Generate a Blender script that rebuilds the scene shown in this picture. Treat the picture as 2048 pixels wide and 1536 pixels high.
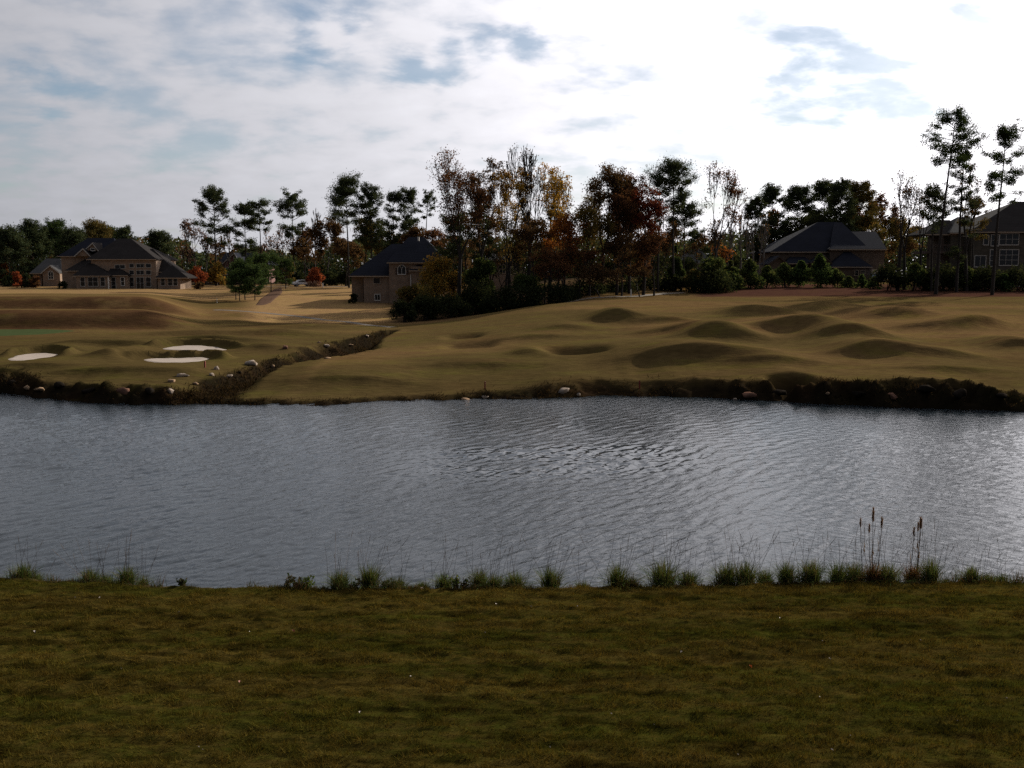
import bpy, math, random
import numpy as np

# ------------------------------------------------------------------ camera, sky, sun, exposure
for o in list(bpy.data.objects):
    bpy.data.objects.remove(o)
scene = bpy.context.scene
COL = scene.collection
F, HOR, CZ = 1930.0, 545.0, 8.0            # focal length in photo pixels, horizon row, eye height above the water
PITCH = math.atan((768 - HOR) / F)
cam_data = bpy.data.cameras.new('camera')
cam = bpy.data.objects.new('camera', cam_data)
COL.objects.link(cam)
cam.location = (0, 0, CZ)
cam.rotation_euler = (math.pi / 2 - PITCH, 0, 0)
cam_data.sensor_fit = 'HORIZONTAL'
cam_data.sensor_width = 36.0
cam_data.lens = 36.0 * F / 2048.0
cam_data.clip_start = 0.1
cam_data.clip_end = 12000
scene.camera = cam

SUN_AZ, SUN_EL = math.radians(43), math.radians(25)     # azimuth clockwise from the view direction (+Y)
SDIR = (math.sin(SUN_AZ) * math.cos(SUN_EL), math.cos(SUN_AZ) * math.cos(SUN_EL), math.sin(SUN_EL))

scene.view_settings.view_transform = 'Standard'
scene.view_settings.look = 'None'
scene.view_settings.gamma = 1.0
scene.view_settings.use_curve_mapping = False
scene.view_settings.exposure = 0.5
scene.cycles.use_denoising = False
scene.cycles.max_bounces = 6
scene.cycles.diffuse_bounces = 2
scene.cycles.transparent_max_bounces = 4
scene.cycles.caustics_reflective = False
scene.cycles.caustics_refractive = False


class NT:
    """small helper to write node trees"""
    def __init__(self, tree):
        self.t = tree
        tree.nodes.clear()

    def n(self, typ, ins=None, **props):
        nd = self.t.nodes.new(typ)
        for k, v in props.items():
            setattr(nd, k, v)
        for k, v in (ins or {}).items():
            sock = nd.inputs[k]
            if isinstance(v, bpy.types.NodeSocket):
                self.t.links.new(v, sock)
            elif isinstance(v, bpy.types.Node):
                self.t.links.new(v.outputs[0], sock)
            else:
                if hasattr(sock.default_value, '__len__') and isinstance(v, (tuple, list)):
                    L = len(sock.default_value)
                    v = tuple(v) + ((1.0,) if len(v) < L else ())
                sock.default_value = v
        return nd

    def m(self, op, a, b=0.0, c=0.0, clamp=False):
        nd = self.n('ShaderNodeMath', {0: a, 1: b, 2: c}, operation=op)
        nd.use_clamp = clamp
        return nd.outputs[0]

    def mix(self, f, a, b, typ='MIX'):
        nd = self.n('ShaderNodeMix', {0: f, 6: a, 7: b}, data_type='RGBA', blend_type=typ)
        return nd.outputs[2]

    def ramp(self, v, a, b, lo=0.0, hi=1.0):
        nd = self.n('ShaderNodeMapRange', {0: v, 1: a, 2: b, 3: lo, 4: hi})
        nd.interpolation_type = 'SMOOTHSTEP'
        return nd.outputs[0]


world = bpy.data.worlds.new('World')
scene.world = world
world.use_nodes = True
w = NT(world.node_tree)
sky = w.n('ShaderNodeTexSky', sky_type='NISHITA', sun_disc=False, sun_elevation=SUN_EL, sun_rotation=SUN_AZ,
          altitude=250.0, air_density=1.0, dust_density=0.6, ozone_density=1.5)
gen = w.n('ShaderNodeTexCoord').outputs['Generated']
nrm = w.n('ShaderNodeVectorMath', {0: gen}, operation='NORMALIZE').outputs[0]
sep = w.n('ShaderNodeSeparateXYZ', {0: nrm})
zz = w.m('ADD', w.m('MAXIMUM', sep.outputs[2], 0.0), 0.26)
plane = w.n('ShaderNodeCombineXYZ', {0: w.m('DIVIDE', sep.outputs[0], zz), 1: w.m('DIVIDE', sep.outputs[1], zz), 2: 0.0}).outputs[0]
rawdot = w.n('ShaderNodeVectorMath', {0: nrm, 1: SDIR}, operation='DOT_PRODUCT').outputs['Value']
dot = w.m('MAXIMUM', rawdot, 0.0)
rotp = w.n('ShaderNodeMapping', {0: plane, 2: (0, 0, math.radians(-28)), 3: (1.0, 1.25, 1.0)}).outputs[0]
big = w.n('ShaderNodeTexNoise', {'Vector': rotp, 'Scale': 1.2, 'Detail': 3.0, 'Roughness': 0.55, 'Distortion': 0.3}).outputs[0]
fine = w.n('ShaderNodeTexNoise', {'Vector': rotp, 'Scale': 4.6, 'Detail': 7.0, 'Roughness': 0.55, 'Distortion': 0.2}).outputs[0]
puff = w.n('ShaderNodeTexNoise', {'Vector': plane, 'Scale': 10.0, 'Detail': 4.0, 'Roughness': 0.5}).outputs[0]
field = w.m('ADD', w.m('MULTIPLY', big, 0.75), w.m('ADD', w.m('MULTIPLY', fine, 0.85), w.m('MULTIPLY', puff, 0.50)))
lowsky = w.ramp(sep.outputs[2], 0.17, 0.03, 0.0, 0.16)                   # the layer closes up towards the horizon
cover = w.ramp(w.m('ADD', field, lowsky), 0.80, 1.16)                       # 0 clear, 1 thick cloud


def gap(px, row, size):
    """a break in the cloud cover, in the direction the photograph shows it"""
    cx, cy = (px - 1024) / F, (768 - row) / F
    d = np.array([cx, math.cos(PITCH) + cy * math.sin(PITCH), -math.sin(PITCH) + cy * math.cos(PITCH)])
    d /= np.linalg.norm(d)
    dist = w.n('ShaderNodeVectorMath', {0: nrm, 1: tuple(d)}, operation='DISTANCE').outputs['Value']
    warped = w.m('ADD', dist, w.m('MULTIPLY_ADD', w.m('SUBTRACT', fine, 0.5), size * 4.5, w.m('MULTIPLY', w.m('SUBTRACT', big, 0.5), size * 2.0)))
    return w.ramp(warped, 0.0, size, 1.0, 0.0)


holes = None
for g in ((1745, 150, .066), (1775, 130, .05), (1590, 162, .040), (1960, 55, .040), (900, 112, .036), (965, 98, .036), (1040, 78, .032), (830, 135, .03), (620, 72, .03), (700, 60, .026), (110, 170, .03)):
    gg = gap(*g)
    holes = gg if holes is None else w.m('MAXIMUM', holes, gg)
cover = w.m('MULTIPLY', cover, w.m('SUBTRACT', 1.0, w.m('MULTIPLY', holes, 0.8)))
d3 = w.m('POWER', dot, 3.0)
d10 = w.m('POWER', dot, 10.0)
bright = w.m('ADD', w.m('ADD', w.ramp(rawdot, -0.6, 0.5, 1.3, 5.3), w.m('MULTIPLY', d3, 16.0)), w.m('MULTIPLY', d10, 12.0))
texture = w.m('ADD', 0.98, w.m('MULTIPLY', w.m('SUBTRACT', w.m('MULTIPLY_ADD', puff, 0.5, w.m('MULTIPLY', fine, 0.5)), 0.5), 0.40))
cl = w.m('MULTIPLY', bright, texture)
tint_c = w.mix(dot, (0.93, 0.96, 1.07), (1.0, 0.97, 1.0))
cloudcol = w.n('ShaderNodeVectorMath', {0: tint_c, 'Scale': cl}, operation='SCALE').outputs[0]
skyc = w.mix(w.m('MULTIPLY_ADD', cover, 0.60, w.m('MULTIPLY_ADD', holes, -0.26, 0.38)), sky.outputs[0], cloudcol)
bg = w.n('ShaderNodeBackground', {'Color': skyc, 'Strength': 0.06})
w.n('ShaderNodeOutputWorld', {'Surface': bg.outputs[0]})

sun_data = bpy.data.lights.new('sun', 'SUN')
sun_data.energy = 5.0
sun_data.angle = math.radians(1.2)
sun_data.color = (1.0, 0.93, 0.82)
sun = bpy.data.objects.new('sun', sun_data)
COL.objects.link(sun)
from mathutils import Vector
sun.rotation_euler = (-Vector(SDIR)).to_track_quat('-Z', 'Y').to_euler()
sun.location = (60, 50, 90)

# ------------------------------------------------------------------ helpers
R0 = np.random.default_rng(7)


def ray(px, row):
    cx, cy = (px - 1024) / F, (768 - row) / F
    return np.array([cx, math.cos(PITCH) + cy * math.sin(PITCH), -math.sin(PITCH) + cy * math.cos(PITCH)])


def at(px, row, Y):
    d = ray(px, row)
    return np.array([0, 0, CZ]) + d * (Y / d[1])


def on_z(px, row, z):
    d = ray(px, row)
    return np.array([0, 0, CZ]) + d * ((z - CZ) / d[2])


def sstep(a, b, v):
    t = np.clip((v - a) / (b - a), 0, 1)
    return t * t * (3 - 2 * t)


def _hash(ix, iy, seed):
    h = (ix.astype(np.int64) * 374761393 + iy.astype(np.int64) * 668265263 + seed * 1442695041) & 0xffffffff
    h = ((h ^ (h >> 13)) * 1274126177) & 0xffffffff
    return ((h ^ (h >> 16)) & 0xffff) / 65535.0


def vnoise(x, y, seed=0):
    x = np.asarray(x, float); y = np.asarray(y, float)
    ix, iy = np.floor(x), np.floor(y)
    fx, fy = x - ix, y - iy
    fx = fx * fx * (3 - 2 * fx); fy = fy * fy * (3 - 2 * fy)
    a, b = _hash(ix, iy, seed), _hash(ix + 1, iy, seed)
    c, d = _hash(ix, iy + 1, seed), _hash(ix + 1, iy + 1, seed)
    return (a * (1 - fx) + b * fx) * (1 - fy) + (c * (1 - fx) + d * fx) * fy


def fbm(x, y, oct=4, seed=0):
    s, a, t = 0, 1.0, 0
    for i in range(oct):
        s = s + a * vnoise(x * 2 ** i + 17.3 * i, y * 2 ** i - 9.1 * i, seed + i)
        t += a
        a *= 0.5
    return s / t


def mk(name, v, f, mat=None, parent=None, tint=None, smooth=False):
    """one mesh object from arrays; f is an (n,3)/(n,4) array or a list of polygons"""
    me = bpy.data.meshes.new(name)
    v = np.asarray(v, np.float32)
    if isinstance(f, np.ndarray):
        k = f.shape[1]
        me.vertices.add(len(v)); me.vertices.foreach_set('co', v.ravel())
        me.loops.add(f.size); me.loops.foreach_set('vertex_index', f.ravel().astype(np.int32))
        me.polygons.add(len(f))
        me.polygons.foreach_set('loop_start', np.arange(0, f.size, k, dtype=np.int32))
        me.polygons.foreach_set('loop_total', np.full(len(f), k, np.int32))
        me.update(calc_edges=True)
    else:
        me.from_pydata(v.tolist(), [], f)
    if smooth:
        me.polygons.foreach_set('use_smooth', np.ones(len(me.polygons), bool))
    if tint is not None:
        a = me.color_attributes.new('tint', 'FLOAT_COLOR', 'POINT')
        t = np.ones((len(v), 4), np.float32); t[:, :3] = tint
        a.data.foreach_set('color', t.ravel())
    if mat:
        me.materials.append(mat)
    me.validate()
    o = bpy.data.objects.new(name, me)
    COL.objects.link(o)
    if parent:
        o.parent = parent
    return o


def tag(o, label=None, cat=None, group=None, kind=None):
    if label: o['label'] = label
    if cat: o['category'] = cat
    if group: o['group'] = group
    if kind: o['kind'] = kind
    return o


def empty(name, loc, label, cat, group=None, rz=0.0):
    o = bpy.data.objects.new(name, None)
    o.empty_display_size = 0.5
    COL.objects.link(o)
    o.location = tuple(float(c) for c in loc)
    o.rotation_euler = (0, 0, rz)
    return tag(o, label, cat, group)


def prisms(p0, p1, r0, r1, n=5):
    p0, p1 = np.asarray(p0, float), np.asarray(p1, float)
    r0, r1 = np.asarray(r0, float), np.asarray(r1, float)
    d = p1 - p0
    d /= np.maximum(np.linalg.norm(d, axis=1, keepdims=True), 1e-6)
    ref = np.where(np.abs(d[:, 2:3]) > 0.9, np.array([[1., 0, 0]]), np.array([[0., 0, 1]]))
    a = np.cross(d, ref); a /= np.linalg.norm(a, axis=1, keepdims=True)
    b = np.cross(d, a)
    ang = np.arange(n) * 2 * math.pi / n
    ring = np.cos(ang)[None, :, None] * a[:, None, :] + np.sin(ang)[None, :, None] * b[:, None, :]
    V = np.concatenate([p0[:, None] + ring * r0[:, None, None], p1[:, None] + ring * r1[:, None, None]], axis=1)
    m = len(p0)
    i = np.arange(n); j = (i + 1) % n
    q = np.stack([i, j, j + n, i + n], axis=1)
    Fc = (q[None] + (np.arange(m) * 2 * n)[:, None, None]).reshape(-1, 4)
    return V.reshape(-1, 3), Fc


def tris_at(c, size, rng, flat=0.0, aspect=0.8):
    """one randomly turned small triangle per centre: a leaf, or a tuft of needles"""
    n = len(c)
    a = rng.normal(size=(n, 3)); a[:, 2] *= (1 - flat); a /= np.linalg.norm(a, axis=1, keepdims=True)
    b = rng.normal(size=(n, 3)); b -= a * np.sum(a * b, axis=1, keepdims=True); b /= np.linalg.norm(b, axis=1, keepdims=True)
    s = (np.asarray(size) * np.ones(n))[:, None]
    V = np.stack([c + a * s, c - a * s * .5 + b * s * aspect, c - a * s * .5 - b * s * aspect], axis=1).reshape(-1, 3)
    return V, np.arange(3 * n).reshape(-1, 3)


def blades(base, h, wd, rng, lean=0.35, mid=False, az=None):
    n = len(base)
    th = rng.uniform(0, 2 * math.pi, n) if az is None else az
    la = rng.uniform(0, 2 * math.pi, n)
    side = np.stack([np.cos(th), np.sin(th), np.zeros(n)], axis=1) * (wd * .5)[:, None]
    ln = np.abs(rng.normal(0, lean, n)) * h
    off = np.stack([np.cos(la) * ln, np.sin(la) * ln, h], axis=1)
    V = np.stack([base - side, base + side, base + off], axis=1).reshape(-1, 3)
    return V, np.arange(3 * n).reshape(-1, 3)


def grid_faces(nr, nc):
    i = np.arange(nr - 1)[:, None] * nc + np.arange(nc - 1)[None, :]
    return np.stack([i, i + 1, i + nc + 1, i + nc], axis=-1).reshape(-1, 4)


# ------------------------------------------------------------------ materials
def mat(name):
    m = bpy.data.materials.new(name)
    m.use_nodes = True
    return m, NT(m.node_tree)


def out(t, sh):
    t.n('ShaderNodeOutputMaterial', {'Surface': sh})


def simple(name, col, rough=0.8, metal=0.0, nscale=6.0, namt=0.35, spec=0.3, bump=0.0):
    m, t = mat(name)
    pos = t.n('ShaderNodeTexCoord').outputs['Object']
    no = t.n('ShaderNodeTexNoise', {'Vector': pos, 'Scale': nscale, 'Detail': 5.0, 'Roughness': 0.6}).outputs[0]
    f = t.m('MULTIPLY_ADD', no, namt * 2, 1 - namt)
    c = t.n('ShaderNodeVectorMath', {0: col, 'Scale': f}, operation='SCALE').outputs[0]
    p = t.n('ShaderNodeBsdfPrincipled', {'Base Color': c, 'Roughness': rough, 'Metallic': metal, 'Specular IOR Level': spec})
    if bump:
        t.t.links.new(t.n('ShaderNodeBump', {'Strength': bump, 'Distance': 0.05, 'Height': no}).outputs[0], p.inputs['Normal'])
    out(t, p.outputs[0])
    return m


def leafmat(name, trans=0.35):
    m, t = mat(name)
    a = t.n('ShaderNodeVertexColor', layer_name='tint').outputs[0]
    d = t.n('ShaderNodeBsdfDiffuse', {'Color': a})
    tr = t.n('ShaderNodeBsdfTranslucent', {'Color': t.mix(1.0, a, (1.25, 1.1, 0.7), 'MULTIPLY')})
    out(t, t.n('ShaderNodeMixShader', {0: trans, 1: d.outputs[0], 2: tr.outputs[0]}).outputs[0])
    return m


def groundmat(name, s1, s2, bump_d):
    m, t = mat(name)
    a = t.n('ShaderNodeVertexColor', layer_name='tint').outputs[0]
    pos = t.n('ShaderNodeNewGeometry').outputs['Position']
    n1 = t.n('ShaderNodeTexNoise', {'Vector': t.n('ShaderNodeMapping', {0: pos, 3: (.6, 1.6, 1)}).outputs[0], 'Scale': s1, 'Detail': 6.0, 'Roughness': 0.65}).outputs[0]
    n2 = t.n('ShaderNodeTexNoise', {'Vector': t.n('ShaderNodeMapping', {0: pos, 3: (.5, 1.5, 1)}).outputs[0], 'Scale': s2, 'Detail': 4.0, 'Roughness': 0.7}).outputs[0]
    f = t.m('MULTIPLY', t.m('MULTIPLY_ADD', n1, 0.8, 0.6), t.m('MULTIPLY_ADD', n2, 1.2, 0.4))
    c = t.n('ShaderNodeVectorMath', {0: a, 'Scale': f}, operation='SCALE').outputs[0]
    c = t.mix(t.ramp(n1, 0.45, 0.75), c, t.mix(1.0, c, (0.88, 1.04, 0.72), 'MULTIPLY'))
    b = t.n('ShaderNodeBump', {'Strength': 0.9, 'Distance': bump_d, 'Height': t.m('ADD', n2, t.m('MULTIPLY', n1, 0.6))})
    p = t.n('ShaderNodeBsdfPrincipled', {'Base Color': c, 'Roughness': 1.0, 'Specular IOR Level': 0.0, 'Normal': b.outputs[0]})
    out(t, p.outputs[0])
    return m


def brickmat(name, c1, c2, mortar, sc=1.0):
    m, t = mat(name)
    pos = t.n('ShaderNodeTexCoord').outputs['Object']
    sx = t.n('ShaderNodeSeparateXYZ', {0: pos})
    uv = t.n('ShaderNodeCombineXYZ', {0: t.m('ADD', sx.outputs[0], sx.outputs[1]), 1: sx.outputs[2], 2: 0.0}).outputs[0]
    br = t.n('ShaderNodeTexBrick', {'Vector': uv, 'Color1': c1, 'Color2': c2, 'Mortar': mortar, 'Scale': 1.0,
                                    'Mortar Size': 0.012, 'Brick Width': 0.22 * sc, 'Row Height': 0.075 * sc})
    no = t.n('ShaderNodeTexNoise', {'Vector': pos, 'Scale': 1.3, 'Detail': 6.0}).outputs[0]
    c = t.n('ShaderNodeVectorMath', {0: br.outputs[0], 'Scale': t.m('MULTIPLY_ADD', no, 0.9, 0.55)}, operation='SCALE').outputs[0]
    p = t.n('ShaderNodeBsdfPrincipled', {'Base Color': c, 'Roughness': 0.9, 'Specular IOR Level': 0.1})
    out(t, p.outputs[0])
    return m


def roofmat(name, col):
    m, t = mat(name)
    pos = t.n('ShaderNodeTexCoord').outputs['Object']
    mp = t.n('ShaderNodeMapping', {0: pos, 3: (1.5, 1.5, 5.0)}).outputs[0]
    n1 = t.n('ShaderNodeTexNoise', {'Vector': mp, 'Scale': 2.2, 'Detail': 5.0, 'Roughness': 0.7}).outputs[0]
    n2 = t.n('ShaderNodeTexNoise', {'Vector': pos, 'Scale': 0.5, 'Detail': 3.0}).outputs[0]
    wv = t.n('ShaderNodeTexWave', {'Vector': pos, 'Scale': 1.1, 'Distortion': 0.4}, bands_direction='Z').outputs[1]
    f = t.m('MULTIPLY', t.m('MULTIPLY_ADD', n1, 0.8, 0.6), t.m('MULTIPLY_ADD', n2, 0.6, 0.7))
    f = t.m('MULTIPLY', f, t.m('MULTIPLY_ADD', wv, 0.25, 0.85))
    c = t.n('ShaderNodeVectorMath', {0: col, 'Scale': f}, operation='SCALE').outputs[0]
    out(t, t.n('ShaderNodeBsdfPrincipled', {'Base Color': c, 'Roughness': 0.95, 'Specular IOR Level': 0.03}).outputs[0])
    return m


def stonemat(name, col, col2):
    m, t = mat(name)
    pos = t.n('ShaderNodeTexCoord').outputs['Object']
    no = t.n('ShaderNodeTexNoise', {'Vector': pos, 'Scale': 2.2, 'Detail': 8.0, 'Roughness': 0.65}).outputs[0]
    n2 = t.n('ShaderNodeTexNoise', {'Vector': pos, 'Scale': 9.0, 'Detail': 5.0}).outputs[0]
    c = t.mix(t.ramp(no, 0.4, 0.62), col, col2)
    c = t.n('ShaderNodeVectorMath', {0: c, 'Scale': t.m('MULTIPLY_ADD', n2, 1.0, 0.5)}, operation='SCALE').outputs[0]
    b = t.n('ShaderNodeBump', {'Strength': 0.8, 'Distance': 0.06, 'Height': no})
    out(t, t.n('ShaderNodeBsdfPrincipled', {'Base Color': c, 'Roughness': 1.0, 'Specular IOR Level': 0.0, 'Normal': b.outputs[0]}).outputs[0])
    return m


M = {
    'leaf': leafmat('autumn_leaf', 0.34), 'needle': leafmat('pine_needle', 0.22), 'blade': leafmat('grass_blade', 0.25),
    'course': groundmat('course_turf', 0.35, 2.2, 0.05), 'lawn': groundmat('lawn_turf', 0.9, 9.0, 0.03),
    'bark': simple('bark', (.036, .030, .026), 0.95, nscale=3, namt=.5, spec=.1),
    'pale_bark': simple('pale_bark', (.11, .095, .085), 0.95, nscale=3, namt=.4, spec=.1),
    'sand': simple('bunker_sand', (.30, .25, .21), 0.95, nscale=1.2, namt=.16, spec=.05, bump=.3),
    'path': simple('concrete_path', (.12, .10, .08), 0.9, nscale=1.5, namt=.2, spec=.1),
    'mulch': simple('pine_straw_mulch', (.085, .052, .036), 1.0, nscale=2.5, namt=.5, spec=.0, bump=.6),
    'tan_brick': brickmat('tan_brick', (.25, .165, .11), (.185, .115, .076), (.27, .21, .16)),
    'brown_brick': brickmat('brown_brick', (.105, .066, .046), (.075, .047, .034), (.12, .095, .07)),
    'red_brick': brickmat('red_brick', (.16, .055, .042), (.11, .04, .033), (.2, .15, .13)),
    'stone_wall': brickmat('grey_stone_wall', (.085, .07, .052), (.055, .046, .037), (.09, .08, .06), 3.0),
    'roof': roofmat('dark_shingle', (.013, .014, .020)), 'grey_roof': roofmat('grey_shingle', (.055, .053, .052)),
    'brown_roof': roofmat('brown_shingle', (.022, .019, .018)),
    'trim': simple('white_trim', (.62, .58, .52), .6, nscale=2, namt=.1),
    'tan_trim': simple('tan_trim', (.33, .25, .18), .7, nscale=2, namt=.12),
    'grey_trim': simple('grey_trim', (.36, .33, .29), .7, nscale=2, namt=.1),
    'wood': simple('dark_timber', (.06, .04, .03), .8, nscale=4, namt=.3),
    'glass': simple('window_glass', (.012, .014, .017), .08, nscale=.4, namt=.3, spec=.3),
    'rock_pale': stonemat('pale_boulder', (.30, .25, .21), (.19, .14, .10)),
    'rock_tan': stonemat('tan_boulder', (.30, .20, .12), (.18, .12, .08)),
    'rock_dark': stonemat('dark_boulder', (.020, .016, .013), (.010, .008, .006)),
    'rock_red': stonemat('reddish_boulder', (.20, .105, .07), (.10, .055, .04)),
    'stake': simple('red_stake_paint', (.16, .022, .016), .6, nscale=8, namt=.2),
    'white_stake': simple('white_post_paint', (.7, .68, .62), .6, nscale=8, namt=.1),
    'car_white': simple('white_car_paint', (.72, .72, .74), .25, nscale=1, namt=.05, spec=.5),
    'car_blue': simple('blue_car_paint', (.05, .08, .16), .25, nscale=1, namt=.1, spec=.5),
    'rubber': simple('tyre_rubber', (.015, .015, .016), .9, nscale=5, namt=.2),
    'metal': simple('grey_metal', (.35, .35, .36), .4, .7, nscale=3, namt=.15),
}

# ------------------------------------------------------------------ terrain of the far side
SHORE = [(-400, 780), (0, 786), (100, 797), (180, 806), (330, 809), (600, 812), (800, 808), (960, 802), (1100, 797), (1260, 795), (1400, 795),
         (1500, 801), (1600, 806), (1800, 815), (2048, 822), (2400, 828)]
_s = np.array([on_z(px, r, 0.0) for px, r in SHORE])
BANKTOP = [(-400, 742), (0, 748), (60, 758), (130, 768), (200, 768), (330, 772), (420, 794), (620, 800), (800, 796), (900, 790), (1000, 784), (1100, 774), (1170, 776), (1280, 782),
           (1400, 767), (1520, 765), (1620, 755), (1700, 764), (1850, 757), (1950, 767), (2048, 788), (2400, 790)]


def shore_y(x):
    return np.interp(x, _s[:, 0], _s[:, 1]) + (fbm(np.asarray(x) * .35, 0 * np.asarray(x), 3, 5) - .5) * 1.6


_bx, _bz = [], []
for _px, _r in BANKTOP:
    _y0 = float(np.interp((_px - 1024) / F * 61, _s[:, 0], _s[:, 1])) + 1.9
    _p = at(_px, _r, _y0)
    _bx.append(_p[0]); _bz.append(_p[2])

Ly = [50, 62, 66, 80, 100, 130, 160, 200, 225, 300, 500, 1500]
Lz = [.9, .9, 1.1, 1.5, 1.9, 2.35, 2.9, 3.9, 4.4, 5.2, 5.5, 6.2]
Ry = [50, 60, 70, 80, 100, 120, 127, 140, 150, 165, 190, 230, 500, 1500]
Rz = [.9, .9, 1.5, 2.2, 3.5, 4.42, 4.46, 4.75, 5.2, 5.6, 6.5, 6.6, 6.2, 6.4]
Vy = [50, 100, 115, 130, 160, 200, 220, 300, 500, 1500]
Vz = [.9, 1.7, 1.7, 1.8, 3.0, 4.4, 4.8, 5.3, 5.5, 6.2]

Qy = [98, 103.4, 104.2, 105.4, 106.8, 108.4, 113, 118, 124.6, 125.8, 127.2, 128.6, 130.3, 135, 160, 200, 225]
Qz = [1.9, 2.0, 2.35, 3.05, 3.55, 3.72, 3.7, 3.35, 3.1, 3.4, 4.1, 4.55, 4.7, 4.65, 4.3, 4.3, 4.4]


def base_T(x, y):
    x = np.asarray(x, float); y = np.asarray(y, float)
    u = x / np.maximum(y, 1)
    L = np.interp(y, Ly, Lz); R = np.interp(y, Ry, Rz); V = np.interp(y, Vy, Vz)
    wv = sstep(-.30, -.24, u) * sstep(95, 120, y)
    L = L * (1 - wv) + V * wv
    Q = np.interp(y + .8 * (fbm(x * .08, y * 0, 2, 14) - .5) * 4, Qy, Qz)
    wq = sstep(-.31, -.385, u) * sstep(98, 103, y) * sstep(235, 215, y)
    L = L * (1 - wq) + Q * wq
    wr = sstep(-14.5, 9.0, x) * (1 - sstep(118, 140, y)) + sstep(0.01, .085, u) * sstep(118, 140, y)
    return L * (1 - wr) + R * wr


def hit_on(fn, px, row, y0, y1, n=1600):
    d = ray(px, row)
    Y = np.linspace(y0, y1, n)
    t = Y / d[1]
    z = CZ + d[2] * t
    x = d[0] * t
    g = fn(x, Y)
    k = np.argmax(z <= g)
    if z[k] > g[k]:
        k = n - 1
    return np.array([x[k], Y[k], g[k]])


# mounds: (centre px, row of crest, row of foot, half width px, foot sharpness, lean of the crest line)
MOUNDS = [
    (1237, 617, 652, 58, 1.15, 0), (1335, 637, 653, 62, 1.0, 0), (1520, 611, 631, 78, 1.0, 0), (1670, 604, 622, 60, .8, .5),
    (1805, 614, 642, 78, 1.1, 0), (1585, 641, 677, 100, 1.1, -.1), (1715, 655, 694, 90, 1.0, -.15), (1430, 654, 690, 66, 1.0, .1), (1965, 634, 664, 80, 1.1, .4),
    (1385, 690, 738, 150, 1.15, 0), (1765, 682, 727, 96, 1.35, 0), (2050, 680, 702, 60, 1.1, 0), (1130, 650, 662, 60, .8, 0), (1900, 735, 752, 120, .8, 0), (1060, 705, 722, 40, .8, 0),
    (100, 692, 706, 56, 1.2, 0), (215, 681, 697, 120, 1.2, 0), (410, 658, 672, 130, 1.2, 0), (420, 672, 689, 95, 1.2, 0), (210, 702, 728, 52, .7, 0),
    (495, 625, 636, 42, 1.1, 0), (170, 740, 755, 90, .7, 0), (620, 648, 657, 80, .7, 0),
    (1070, 668, 680, 90, .8, 0), (1900, 705, 724, 80, 1.0, 0), (1490, 668, 690, 66, 1.0, .1), (1330, 660, 674, 70, .8, 0), (1560, 722, 742, 110, .8, 0), (960, 722, 738, 120, .6, 0),
    (700, 745, 764, 140, .6, 0), (1850, 650, 664, 80, .9, .1), (1250, 745, 760, 160, .6, 0), (60, 730, 748, 100, .7, 0), (300, 742, 758, 110, .6, 0), (560, 660, 672, 70, .8, 0), (520, 690, 704, 80, .7, 0),
]
HOLLOWS = [(1150, 688, 716, 72, 1.0), (925, 664, 677, 44, .55), (940, 679, 698, 62, .5)]    # (px, lip row, floor row, half width, depth m)
BUNKERS = [('sand_bunker', 'sand bunker beside the grassy mound nearest the shoreline corner, half in shade', [(12, 718), (28, 712), (50, 709), (70, 707), (95, 706), (124, 709), (105, 713), (80, 716), (45, 721), (18, 721)]),
           ('sand_bunker', 'pale sand bunker lying nearer the lake, directly below a longer one', [(282, 719), (300, 717), (340, 716), (380, 715), (410, 714), (424, 717), (400, 723), (360, 726), (320, 726), (295, 723)]),
           ('sand_bunker', 'long thin pale sand bunker lying under the higher grass mound', [(320, 697), (340, 694), (370, 692), (405, 692), (440, 695), (460, 699), (430, 701), (390, 701), (350, 700), (330, 699)])]
CREEK_PX = [(362, 800), (408, 777), (462, 759), (520, 738), (570, 723), (640, 710), (690, 695), (715, 685), (750, 671), (785, 660)]

_mounds = []
for px, rt, rb, hw, sh, lean in MOUNDS:
    p = hit_on(base_T, px, rb, 58, 230)
    D = p[1]
    h = (rb - rt) * D / F * .84
    sy = h * 1.15 / sh + .25
    sx = hw * D / F * 1.0
    _mounds.append((p[0] * (D + sy) / D, D + sy * 1.7, h, sx, sy, lean))
_hollows = []
for px, rt, rb, hw, dep in HOLLOWS:
    p = hit_on(base_T, px, (rt + rb) / 2, 58, 230)
    _hollows.append((p[0], p[1], dep, hw * p[1] / F * .8, 1.8))
_creek = np.array([hit_on(base_T, a, b, 55, 130)[:2] for a, b in CREEK_PX])
_creek[0] = [_creek[1][0] - .8, 58.0]
_bunk = []
for nm, lb, pts in BUNKERS:
    q = np.array([hit_on(base_T, a, b, 58, 200)[:2] for a, b in pts])
    _bunk.append(q)


CREEK_W = [1.5, 1.4, 1.05, .8, .85, 1.5, 1.9, 1.3, .75, .5]


def creek_d(x, y):
    """distance to the creek's middle line, measured in its local half widths"""
    x = np.asarray(x, float); y = np.asarray(y, float)
    best = np.full(np.broadcast(x, y).shape, 1e9)
    for a, b, wa, wb_ in zip(_creek[:-1], _creek[1:], CREEK_W[:-1], CREEK_W[1:]):
        ab = b - a
        t = np.clip(((x - a[0]) * ab[0] + (y - a[1]) * ab[1]) / (ab @ ab), 0, 1)
        best = np.minimum(best, np.hypot(x - a[0] - ab[0] * t, y - a[1] - ab[1] * t) / (wa + (wb_ - wa) * t))
    return best


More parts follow.
